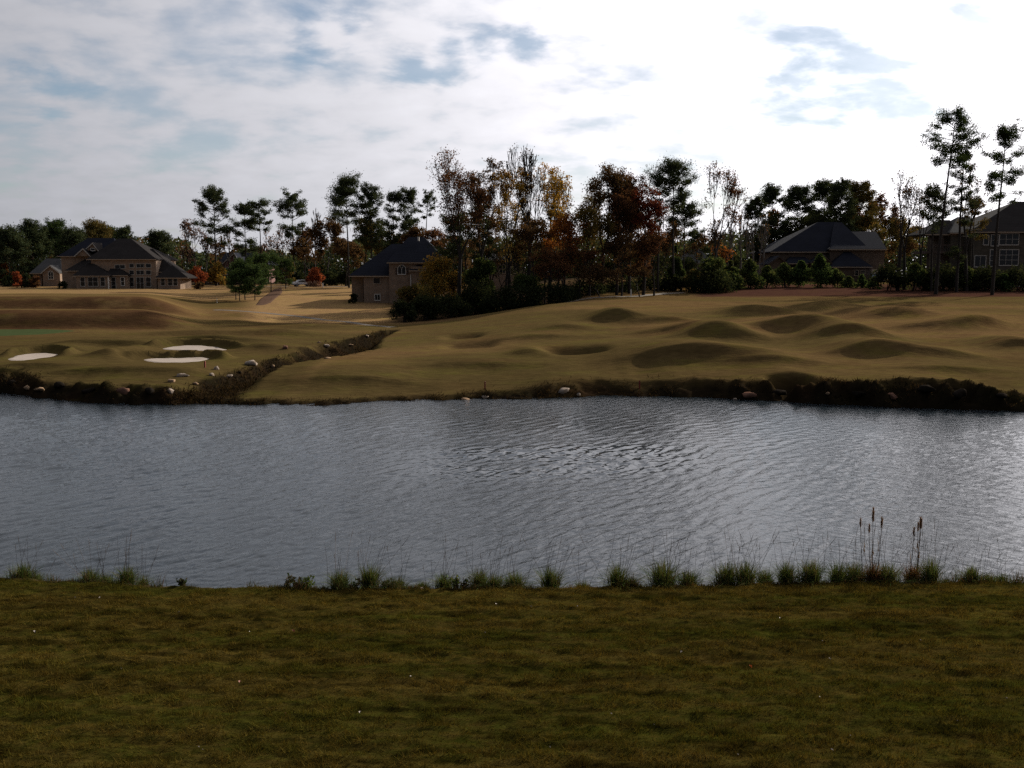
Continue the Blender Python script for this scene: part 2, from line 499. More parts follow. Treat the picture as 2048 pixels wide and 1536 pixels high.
def poly_r(q, x, y):
    """about 0 in the middle of the outline q and 1 on it"""
    c = q.mean(0)
    ang = np.arctan2(q[:, 1] - c[1], q[:, 0] - c[0]); rad = np.hypot(q[:, 0] - c[0], q[:, 1] - c[1])
    o = np.argsort(ang); ang, rad = ang[o], rad[o]
    A = np.concatenate([ang - 2 * math.pi, ang, ang + 2 * math.pi]); Rr = np.tile(rad, 3)
    th = np.arctan2(y - c[1], x - c[0])
    return np.hypot(x - c[0], y - c[1]) / np.interp(th, A, Rr)


_n = on_z(1622, 780, 1.0)
NOTCH = (_n[0], float(shore_y(_n[0])) + 2.6)


def bump_shape(dx, dy, sy):
    """steep just under the crest, easing out at the foot; a long gentle back"""
    e = .22 + .25 * np.abs(dx)
    front = np.exp(-1.75 * (np.sqrt((dy / sy) ** 2 + e * e) - e))
    return np.exp(-np.abs(dx) ** 2.0) * np.where(dy < 0, front, np.exp(-(dy / (sy * 5.0)) ** 2))


def T(x, y):
    x = np.asarray(x, float); y = np.asarray(y, float)
    z = base_T(x, y)
    s = y - shore_y(x)
    zb = np.interp(x, _bx, _bz)
    z = z + (zb - np.interp(shore_y(x) + 1.9, Ly, Lz)) * np.exp(-(np.maximum(s - 1.5, 0) / 7.0) ** 2)
    for mx, my, h, sx, sy, lean in _mounds:
        dx = x - mx
        dy = y - my - lean * dx
        if np.ndim(x) and x.size > 5000:
            m = (np.abs(dx) < 3.2 * sx) & (np.abs(dy) < 9 * sy)
            add = np.zeros_like(z)
            ddx, ddy = dx[m], dy[m]
            add[m] = h * bump_shape(ddx / sx, ddy, sy)
            z = z + add
        else:
            z = z + h * bump_shape(dx / sx, dy, sy)
    for hx_, hy_, dep, sx, sy in _hollows:
        z = z - dep * np.exp(-((x - hx_) / sx) ** 4 - (np.abs(y - hy_) / sy) ** 3)
    for q in _bunk:
        pr = poly_r(q, x, y)
        back = sstep(-.6, .8, y - q[:, 1].mean())
        z = z + sstep(2.0, 1.0, pr) * (base_T(x, y) - .02 - z)
        z = z - .10 * sstep(1.1, .6, pr) + .55 * back * np.exp(-((pr - 1.34) / .2) ** 2)
    cd = creek_d(x, y)
    wide = .85 + .6 * fbm(x * .3, y * .3, 2, 8)
    z = z - (.95 + .5 * fbm(x * .8, y * .8, 3, 9)) * sstep(wide + .55, wide * .25, cd) * (.25 * sstep(1.2, 3, s) + .75 * sstep(4, 11, s))
    z = z + (fbm(x * 1.6, y * 1.6, 3, 15) - .5) * .7 * sstep(2.2, 1.0, cd) * (.25 * sstep(1.2, 3, s) + .75 * sstep(4, 11, s))
    z = z + (fbm(x * .07, y * .07, 3, 3) - .5) * .35 * sstep(0, 6, s) + (fbm(x * .5, y * .5, 3, 4) - .5) * .07
    # a washed out notch in the bank
    z = z - 1.25 * np.exp(-((x - NOTCH[0]) / 1.15) ** 4 - ((y - NOTCH[1]) / 1.5) ** 4)
    # the broken edge of the lake
    bw = .9 + 1.6 * fbm(x * .55, y * .1, 3, 11)
    t = np.clip((s + .5) / (bw + .5), 0, 1)
    rough = (fbm(x * 1.3, y * 1.3, 4, 12) - .5) * 1.9 * np.clip((zb - .1) / 1.1, .35, 1.0) * sstep(-.6, .3, s) * sstep(bw + 1.3, bw * .3, s)
    z = -.6 + (z + .6) * t ** .62 + rough
    z = z - 1.4 * sstep(-.3, -3, s)
    return z


TRICK = None


def ground(px, row, y0=56, y1=300):
    return hit_on(T, px, row, y0, y1)


def yarr():
    ys = [50.0]
    while ys[-1] < 1600:
        y = ys[-1]
        ys.append(y + (.17 if y < 69 else .32 if y < 95 else .0076 * y))
    return np.array(ys)


ua = np.concatenate([-np.geomspace(3.0, .62, 24)[:-1], np.linspace(-.62, .62, 430), np.geomspace(.62, 3.0, 24)[1:]])
ya = yarr()
GX = ua[None, :] * ya[:, None]
GY = np.repeat(ya[:, None], len(ua), 1)
GZ = T(GX, GY)


def ground_colour(x, y, z):
    u = x / y
    n = fbm(x * .045, y * .09, 4, 21)[..., None]
    n2 = fbm(x * .25, y * .5, 4, 22)[..., None]
    tan = np.array([.150, .098, .043]); olive = np.array([.090, .070, .027]); brown = np.array([.105, .062, .028])
    c = tan + (olive - tan) * sstep(.35, .7, n) * .8
    c = c + (brown - c) * sstep(.52, .8, n2) * .45
    s = y - shore_y(x)
    # greener, damper turf by the lake and out of the hill's run
    k = np.where(x < -14, sstep(58, 14, s) * .85, sstep(26, 2, s) * .65)[..., None]
    k = k * sstep(-.9, 1.5, np.abs(x + 14))[..., None]
    c = c + (np.array([.075, .058, .022]) - c) * k
    # rough on the two ridges
    k = (sstep(-.32, -.36, u) * (sstep(101, 103, y) * sstep(111, 109, y) + sstep(122, 125, y) * sstep(134, 131, y)))[..., None] * sstep(.25, .5, n2)
    c = c + (np.array([.078, .043, .022]) - c) * k * .85
    # pale mown lawns of the valley and round the houses
    k = (sstep(-.29, -.25, u) * sstep(-.08, -.12, u) * sstep(117, 124, y) + sstep(166, 176, y) * sstep(-.1, -.2, u) * .8)[..., None]
    k = np.clip(k, 0, 1)
    c = c + (np.array([.32, .21, .10]) - c) * k * .85
    # leaf litter in the woods, pine straw above the crest
    k = (sstep(-.135, -.115, u) * sstep(.10, .06, u) * sstep(119, 124, y) * sstep(300, 170, y))[..., None]
    c = c + (np.array([.05, .033, .02]) - c) * k
    k = (sstep(.18, .2, u) * sstep(134, 137, y) * sstep(176, 172, y))[..., None]
    c = c + (np.array([.075, .038, .027]) - c) * k
    k = (sstep(236, 262, y))[..., None]
    c = c + (np.array([.04, .03, .02]) - c) * k
    # bare dark bank and creek
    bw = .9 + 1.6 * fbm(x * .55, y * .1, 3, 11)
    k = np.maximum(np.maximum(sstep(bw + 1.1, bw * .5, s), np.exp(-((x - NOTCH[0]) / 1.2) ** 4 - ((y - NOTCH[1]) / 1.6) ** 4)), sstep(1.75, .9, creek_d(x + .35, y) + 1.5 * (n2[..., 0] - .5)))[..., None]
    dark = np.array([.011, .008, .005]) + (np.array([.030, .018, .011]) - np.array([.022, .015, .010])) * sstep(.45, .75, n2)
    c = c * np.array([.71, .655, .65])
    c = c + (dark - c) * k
    return c


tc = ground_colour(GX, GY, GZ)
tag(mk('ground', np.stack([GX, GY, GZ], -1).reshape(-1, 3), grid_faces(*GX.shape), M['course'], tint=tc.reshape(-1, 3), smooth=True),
    'rolling tan golf course turf rising beyond the lake', kind='structure')
# the land all round, under and beyond everything
g = 6000.0
tag(mk('terrain', [(-g, -g, -2.6), (g, -g, -2.6), (g, g, -2.6), (-g, g, -2.6)], [(0, 1, 2, 3)], M['mulch']), 'low flat land under the lake', kind='structure')

# ------------------------------------------------------------------ near lawn
EDGE = [(-300, 1158), (0, 1160), (200, 1167), (300, 1174), (400, 1179), (480, 1176), (540, 1180), (900, 1179), (1250, 1176), (1450, 1170), (1700, 1166), (2048, 1166), (2400, 1166)]
_e = np.array([on_z(px, r, .6) for px, r in EDGE])


def edge_y(x):
    return np.interp(x, _e[:, 0], _e[:, 1]) + (fbm(np.asarray(x) * .9, 0 * np.asarray(x), 3, 31) - .5) * .25


def TN(x, y):
    x = np.asarray(x, float); y = np.asarray(y, float)
    s = edge_y(x) - y
    z = .6 + .035 * np.maximum(s, 0) + (fbm(x * .35, y * .8, 3, 32) - .5) * .12 * sstep(0, 3, s) + (fbm(x * 3.0, y * 6.0, 4, 33) - .5) * .13
    return z - 1.15 * sstep(.05, -1.9, s)


xn = np.concatenate([np.linspace(-90, -17, 40)[:-1], np.linspace(-17, 17, 360), np.linspace(17, 90, 40)[1:]])
yn = np.concatenate([np.linspace(-40, 10, 14)[:-1], np.linspace(10, 26, 200), [28, 31]])
LX, LY = np.meshgrid(xn, yn)
LZ = TN(LX, LY)


def lawn_colour(x, y):
    a = fbm(x * .5, y * 1.7, 4, 41)
    b = fbm(x * 2.2, y * 5.0, 4, 42)
    streak = fbm(x * .12, y * 1.6, 3, 43)
    green = np.array([.050, .050, .011]); tan = np.array([.090, .066, .020]); red = np.array([.064, .044, .016]); dk = np.array([.026, .022, .008])
    e = fbm(x * 5.5, y * 9.0, 3, 45)
    e2 = fbm(x * 11.0, y * 16.0, 2, 48)
    k = sstep(.36, .64, .12 * a + .36 * streak + .30 * e + .22 * e2)[..., None]
    c = green + (tan - green) * k
    c = c + (red - c) * (sstep(.55, .75, b) * .5)[..., None]
    c = c + (dk - c) * (sstep(.44, .27, .3 * b + .4 * e + .3 * e2) * .85)[..., None]
    dash = sstep(.58, .72, fbm(x * .9, y * 6.0, 3, 46))[..., None]
    c = c * (1 - .5 * dash)
    band = .72 + .75 * fbm(x * .06, y * 1.3, 3, 47)[..., None]
    c = c * band * np.array([.66, .64, .50])
    return c


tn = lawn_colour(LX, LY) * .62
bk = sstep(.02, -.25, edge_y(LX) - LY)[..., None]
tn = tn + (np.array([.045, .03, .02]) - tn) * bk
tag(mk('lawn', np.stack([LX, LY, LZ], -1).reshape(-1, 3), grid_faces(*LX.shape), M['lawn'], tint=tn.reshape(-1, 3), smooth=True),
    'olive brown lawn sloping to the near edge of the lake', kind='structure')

rg = np.random.default_rng(3)
nb = 400000
by = 24.5 - 14.0 * rg.random(nb) ** 1.15
bx = (rg.random(nb) * 2 - 1) * (by * .60 + .8)
keep = by < edge_y(bx) + .1
bx, by = bx[keep], by[keep]
clump = fbm(bx * 3.0, by * 5.0, 3, 44)
hh = (.022 + .065 * sstep(.35, .72, clump)) * rg.uniform(.6, 1.4, len(bx))
V, Fc = blades(np.stack([bx, by, TN(bx, by) - .004], 1), hh, np.full(len(bx), .011), rg, lean=1.1)
bc = lawn_colour(bx, by) * rg.uniform(.55, 1.75, len(bx))[:, None] * np.array([1.1, 1.05, .9])
tag(mk('grass', V, Fc, M['blade'], tint=np.repeat(bc, 3, 0)), 'short tufty turf blades of the near lawn', 'grass', kind='stuff')

# ------------------------------------------------------------------ water
uw = np.concatenate([-np.geomspace(4.0, .6, 16)[:-1], np.linspace(-.6, .6, 540), np.geomspace(.6, 4.0, 16)[1:]])
yw = [19.0]
while yw[-1] < 68:
    yw.append(yw[-1] * 1.0028)
yw = np.array(yw)
WX = uw[None, :] * yw[:, None]
WY = np.repeat(yw[:, None], len(uw), 1)


def wavefield(x, y, ang, spread, n, lo, hi, seed):
    r = np.random.default_rng(seed)
    z = np.zeros_like(x)
    for i in range(n):
        lam = lo * (hi / lo) ** r.random()
        th = ang + r.normal(0, spread)
        k = 2 * math.pi / lam
        ph = k * (x * math.cos(th) + y * math.sin(th)) + r.uniform(0, 6.28)
        sn = np.sin(ph)
        z += lam * (sn + .25 * np.cos(2 * ph))
    return z / math.sqrt(n) / (2 * math.pi)


wx = WX + 1.2 * (fbm(WX * .12, WY * .12, 2, 51) - .5)
wy = WY + 1.8 * (fbm(WX * .15, WY * .15, 2, 52) - .5)
A = wavefield(wx, wy, math.radians(-37), .30, 38, .25, .95, 1)
B = wavefield(wx, wy, math.radians(49), .30, 38, .24, .85, 2)
Cc = wavefield(wx, wy, math.radians(-75), .6, 24, .22, .6, 3)
wb = sstep(.22, .42, WX / WY + .12 * (fbm(WX * .1, WY * .1, 2, 53) - .5))
gust = .45 + 1.1 * fbm(WX * .05, WY * .12, 3, 54)
patch = np.exp(-((WX - 1.8) / 6.2) ** 4 - ((WY - 40.5 - .1 * WX) / 3.6) ** 4) * sstep(.15, .5, fbm(WX * .2, WY * .3, 3, 55))
amp = (.12 * gust + .21 * patch) * sstep(62, 46, WY) * .9 + .03
calm = sstep(.9, .66, np.abs(WX / WY))
WZ = amp * (A * (1 - wb) + B * wb + .55 * Cc) * calm
RUF = np.clip(.72 + .75 * (gust - 1.0) - .78 * patch, .06, 1.0)
m, t = mat('lake_water')
pos = t.n('ShaderNodeNewGeometry').outputs['Position']
spx = t.n('ShaderNodeSeparateXYZ', {0: pos})
side_ = t.ramp(t.m('DIVIDE', spx.outputs[0], spx.outputs[1]), 0.2, 0.4)
wn = []
for ang_ in (37, -49):
    r1 = t.n('ShaderNodeMapping', {0: pos, 2: (0, 0, math.radians(ang_))}).outputs[0]
    r2 = t.n('ShaderNodeMapping', {0: r1, 3: (2.4, .5, 1)}).outputs[0]
    wn.append(t.n('ShaderNodeTexNoise', {'Vector': r2, 'Scale': 2.6, 'Detail': 4.0, 'Roughness': 0.62, 'Distortion': 0.5}).outputs[0])
n1 = t.m('ADD', t.m('MULTIPLY', wn[0], t.m('SUBTRACT', 1.0, side_)), t.m('MULTIPLY', wn[1], side_))
ripple = t.n('ShaderNodeVertexColor', layer_name='tint').outputs[0]          # how ruffled the surface is, 0 smooth to 1
b = t.n('ShaderNodeBump', {'Strength': t.m('MULTIPLY', ripple, 0.9), 'Distance': 0.05, 'Height': n1})
p = t.n('ShaderNodeBsdfPrincipled', {'Base Color': (.015, .020, .024), 'Roughness': 0.05, 'IOR': 1.333, 'Specular IOR Level': 0.38, 'Normal': b.outputs[0]})
out(t, p.outputs[0])
tag(mk('water', np.stack([WX, WY, WZ], -1).reshape(-1, 3), grid_faces(*WX.shape), m, tint=np.repeat(RUF.reshape(-1, 1), 3, 1), smooth=True), 'grey wind rippled lake', kind='structure')


# ------------------------------------------------------------------ sheets laid over the course: sand, green, path, beds
def drape(name, q, m, off=.035, nr=7, nseg=72, dish=0.0, fn=T):
    q = np.asarray(q)
    c = q.mean(0)
    per = np.vstack([q, q[:1]])
    d = np.r_[0, np.cumsum(np.hypot(*np.diff(per, axis=0).T))]
    s = np.linspace(0, d[-1], nseg, endpoint=False)
    o = np.stack([np.interp(s, d, per[:, 0]), np.interp(s, d, per[:, 1])], 1)
    o = (o + np.roll(o, 1, 0) + np.roll(o, -1, 0)) / 3
    V = [np.r_[c, float(fn(c[0], c[1])) + off]]
    for k in range(1, nr + 1):
        pk = c + (o - c) * (k / nr)
        V.extend(np.c_[pk, fn(pk[:, 0], pk[:, 1]) + (off if k < nr else -.05)])
    fs = [(0, 1 + i, 1 + (i + 1) % nseg) for i in range(nseg)]
    for k in range(nr - 1):
        a, b2 = 1 + k * nseg, 1 + (k + 1) * nseg
        fs += [(a + i, b2 + i, b2 + (i + 1) % nseg, a + (i + 1) % nseg) for i in range(nseg)]
    return mk(name, np.array(V), fs, m, smooth=True)


for (nm, lb, pts), q in zip(BUNKERS, _bunk):
    tag(drape(nm, q, M['sand'], off=.07), lb, 'bunker', 'sand bunkers of the golf course')

green_m = simple('putting_green_turf', (.040, .052, .021), 1.0, nscale=1.0, namt=.25, spec=0)
gq = [(-60, 662), (0, 659), (60, 658), (120, 660), (160, 663), (120, 668), (60, 672), (0, 674), (-60, 675)]
tag(drape('putting_green', [hit_on(base_T, a, b, 60, 200)[:2] for a, b in gq], green_m, off=.05), 'mown green strip of turf at the shaded foot of the rough ridge', kind='structure')


def strip(name, pts, width, m, off=.05, label=None):
    pts = np.asarray(pts, float)
    d = np.r_[0, np.cumsum(np.hypot(*np.diff(pts, axis=0).T))]
    s = np.arange(0, d[-1], .7)
    c = np.stack([np.interp(s, d, pts[:, 0]), np.interp(s, d, pts[:, 1])], 1)
    for _ in range(6):
        c[1:-1] = (c[:-2] + 2 * c[1:-1] + c[2:]) / 4
    tg = np.gradient(c, axis=0); tg /= np.linalg.norm(tg, axis=1, keepdims=True)
    nn = np.stack([-tg[:, 1], tg[:, 0]], 1)
    cols = np.linspace(-.5, .5, 5)
    P = c[:, None] + nn[:, None] * (cols * width)[None, :, None]
    Z = T(P[..., 0], P[..., 1]) + off
    Z[:, [0, -1]] -= .12
    return tag(mk(name, np.concatenate([P, Z[..., None]], -1).reshape(-1, 3), grid_faces(len(s), 5), m, smooth=True), label, kind='structure')


pp = [ground(a, b)[:2] for a, b in ((430, 620), (470, 622), (540, 627), (600, 633), (660, 641), (720, 648), (790, 655))]
strip('path', pp, 1.5, M['path'], label='narrow pale cart path curving through the valley')
strip('path', [(5.5, 126.5), (10, 130), (15, 135), (20, 141), (26, 147)], 2.2, M['path'], label='cart path climbing along the edge of the woods')
strip('road', [(-62, 232), (-48, 226), (-34, 222)], 3.0, M['path'], label='pale road end beyond the valley lawn')
bq = [(508, 612), (520, 598), (540, 586), (552, 577), (564, 574), (566, 586), (552, 597), (540, 607), (525, 611)]
tag(drape('mulch_bed', [hit_on(base_T, a, b, 100, 260)[:2] for a, b in bq], M['mulch'], off=.08), 'brown pine straw bed curving behind the young pines', kind='structure')

# ------------------------------------------------------------------ bank vegetation (stuff)
rg = np.random.default_rng(11)
n = 17000
x = rg.uniform(-42, 40, n)
s = rg.normal(.7, .9, n)
bx, by = x, shore_y(x) + s
kp = (s > -.3) & (fbm(x * .8, by * .8, 3, 61) > .42)
bx, by = bx[kp], by[kp]
hh = rg.uniform(.05, .15, len(bx)) * (1 + .8 * (vnoise(bx * .3, by * 0, 62) > .6))
V, Fc = blades(np.stack([bx, by, T(bx, by) - .03], 1), hh, rg.uniform(.03, .08, len(bx)), rg, 1.0)
pal = np.array([[.018, .012, .007], [.036, .022, .012], [.013, .011, .006], [.05, .033, .016], [.008, .006, .004]])
tag(mk('bank_weeds', V, Fc, M['blade'], tint=np.repeat(pal[rg.integers(0, 5, len(bx))], 3, 0)), 'dead brown weeds along the far bank of the lake', 'weeds', kind='stuff')
n = 11000
k = rg.integers(0, len(_creek) - 1, n)
tt = rg.random(n)[:, None]
c = _creek[k] * (1 - tt) + _creek[k + 1] * tt + rg.normal(0, .6, (n, 2)) * (np.array(CREEK_W)[k] * (1 - tt[:, 0]) + np.array(CREEK_W)[k + 1] * tt[:, 0])[:, None] - np.array([.3, 0])
kp = c[:, 1] > shore_y(c[:, 0])
c = c[kp]
hh = rg.uniform(.06, .34, len(c))
V, Fc = blades(np.c_[c, T(c[:, 0], c[:, 1]) - .03], hh, rg.uniform(.04, .09, len(c)), rg, .9)
tag(mk('creek_weeds', V, Fc, M['blade'], tint=np.repeat(pal[rg.integers(0, 5, len(c))], 3, 0)), 'dead brown weeds lining the stony creek', 'weeds', kind='stuff')


# ------------------------------------------------------------------ boulders
def ico(level=2):
    import bmesh
    bm = bmesh.new()
    bmesh.ops.create_icosphere(bm, subdivisions=level, radius=1.0)
    v = np.array([q.co[:] for q in bm.verts]); f = np.array([[q.index for q in fc.verts] for fc in bm.faces])
    bm.free()
    return v, f


ICO_V, ICO_F = ico(2)


def boulder(px, row, wpx, hpx, mname, label, group, seed, y0=56, slab=False):
    p = ground(px, row, y0, 140)
    sc = p[1] / F
    r = np.random.default_rng(seed)
    v = ICO_V.copy()
    for _ in range(14):                                   # chip flat faces off
        nrm_ = r.normal(size=3); nrm_ /= np.linalg.norm(nrm_)
        dd = r.uniform(.42, .8)
        over = np.maximum(v @ nrm_ - dd, 0)
        v -= over[:, None] * nrm_
    v += r.normal(0, .035, v.shape)
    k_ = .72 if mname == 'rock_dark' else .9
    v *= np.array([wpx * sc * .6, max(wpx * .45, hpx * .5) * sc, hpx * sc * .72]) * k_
    if slab:
        a = -.28
        v = v @ np.array([[math.cos(a), 0, -math.sin(a)], [0, 1, 0], [math.sin(a), 0, math.cos(a)]]).T
    o = mk('boulder', v, ICO_F, M[mname])
    o.location = (p[0], p[1], float(p[2]) + hpx * sc * .08)
    o.rotation_euler = (0, 0, r.uniform(-.4, .4))
    return tag(o, label, 'rock', group)


LB, CB = 'boulders along the far lake bank', 'boulders in and beside the creek'
for i, a in enumerate([
    (340, 783, 24, 13, 'rock_pale', 'white and pink boulder at the lake edge below the creek mouth', LB),
    (245, 785, 30, 20, 'rock_red', 'reddish brown boulder in the dark bank, below the two pale bunkers', LB),
    (55, 777, 18, 9, 'rock_tan', 'small tan rock in the dark bank near the corner of the lake', LB),
    (362, 752, 34, 9, 'rock_pale', 'flat pale rock ledge on top of the bank beside the creek', LB),
    (344, 764, 22, 13, 'rock_tan', 'tan boulder just under the flat pale ledge by the creek', LB),
    (432, 739, 15, 13, 'rock_pale', 'upper of two round pale boulders left of the creek', CB),
    (424, 751, 15, 12, 'rock_pale', 'lower of two round pale boulders left of the creek', CB),
    (458, 753, 24, 7, 'rock_pale', 'flat white rock lying in the creek bed', CB),
    (392, 769, 16, 8, 'rock_tan', 'small tan rock at the creek mouth', CB),
    (506, 729, 34, 16, 'rock_pale', 'largest pale orange boulder on the creek side', CB),
    (652, 693, 16, 8, 'rock_pale', 'pale rock on the brown slope of the upper creek', CB),
    (638, 686, 10, 6, 'rock_tan', 'small rock just above the pale one on the upper creek', CB),
    (655, 717, 16, 5, 'rock_tan', 'flat rock at the lower lip of the creek bend', CB),
    (571, 697, 12, 14, 'rock_red', 'brown rock at the near end of the weedy creek slope', CB),
    (733, 673, 13, 7, 'rock_pale', 'farthest pale rock where the creek meets the woods', CB),
    (545, 735, 12, 6, 'rock_tan', 'small tan rock behind the largest creek boulder', CB),
    (700, 690, 14, 5, 'rock_tan', 'thin tan rock in the upper creek bed', CB),
    (480, 745, 12, 7, 'rock_dark', 'dark rock beside the flat white creek rock', CB),
    (932, 799, 36, 6, 'rock_tan', 'tilted tan rock slab sliding into the lake', LB),
    (969, 796, 20, 9, 'rock_pale', 'grey rock under the red stake by the tilted slab', LB),
    (1127, 787, 28, 24, 'rock_pale', 'large white boulder standing alone on the far bank', LB),
    (1157, 791, 11, 10, 'rock_pale', 'small pale rock next to the large white boulder', LB),
    (1495, 793, 36, 13, 'rock_red', 'brown rock wedge at the waterline of the dark bank', LB),
    (1470, 799, 12, 5, 'rock_pale', 'small pale stone at the foot of the brown wedge', LB),
    (1655, 790, 12, 6, 'rock_tan', 'small tan stone below the dark notch in the bank', LB),
    (1782, 795, 42, 14, 'rock_red', 'broad reddish rock in the steep dark bank', LB),
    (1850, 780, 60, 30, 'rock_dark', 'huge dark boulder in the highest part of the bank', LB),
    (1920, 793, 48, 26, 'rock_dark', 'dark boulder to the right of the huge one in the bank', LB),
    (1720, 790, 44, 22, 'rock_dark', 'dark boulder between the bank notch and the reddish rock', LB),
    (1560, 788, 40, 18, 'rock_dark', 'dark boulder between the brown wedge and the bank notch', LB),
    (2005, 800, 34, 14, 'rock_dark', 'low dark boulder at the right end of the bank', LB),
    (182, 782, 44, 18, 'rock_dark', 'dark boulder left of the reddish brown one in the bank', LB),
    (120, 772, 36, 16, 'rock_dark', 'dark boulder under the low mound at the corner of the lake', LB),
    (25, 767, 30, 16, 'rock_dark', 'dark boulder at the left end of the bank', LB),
    (298, 786, 34, 20, 'rock_dark', 'dark boulder between the reddish and the white one', LB),
    (80, 782, 26, 10, 'rock_tan', 'brown rock at the waterline beside the small tan rock', LB),
]):
    boulder(*a, seed=100 + i, slab=(i == 18))


# ------------------------------------------------------------------ stakes and posts
def stake(px, top, base, mname, label, group, y0=56, y1=240, wd=.045):
    p = ground(px, base, y0, y1)
    h = (base - top) * p[1] / F
    v = np.array([(-wd, -wd, -.1), (wd, -wd, -.1), (wd, wd, -.1), (-wd, wd, -.1), (-wd, -wd, h), (wd, -wd, h), (wd, wd, h), (-wd, wd, h), (0, 0, h + wd)])
    o = mk('stake', v, [(0, 1, 5, 4), (1, 2, 6, 5), (2, 3, 7, 6), (3, 0, 4, 7), (4, 5, 8), (5, 6, 8), (6, 7, 8), (7, 4, 8)], M[mname])
    o.location = tuple(p)
    return tag(o, label, 'stake', group)


ST = 'hazard stakes beside the water'
stake(970, 764, 779, 'stake', 'thin red stake on the far bank above the tilted slab', ST)
stake(1279, 762, 778, 'stake', 'thin red stake on the far bank right of the white boulder', ST)
stake(410, 723, 735, 'stake', 'thin red stake beside the creek below the pale bunker', ST)
WP = 'small white marker posts'
stake(434, 597, 606, 'white_stake', 'slim white marker post in the shade left of the young pines', WP, wd=.035)
stake(646, 567, 575, 'white_stake', 'small white post beside the round orange tree', WP, wd=.09)
o = stake(1262, 580, 592, 'white_stake', 'pale post at the edge of the climbing cart path', WP, wd=.09)


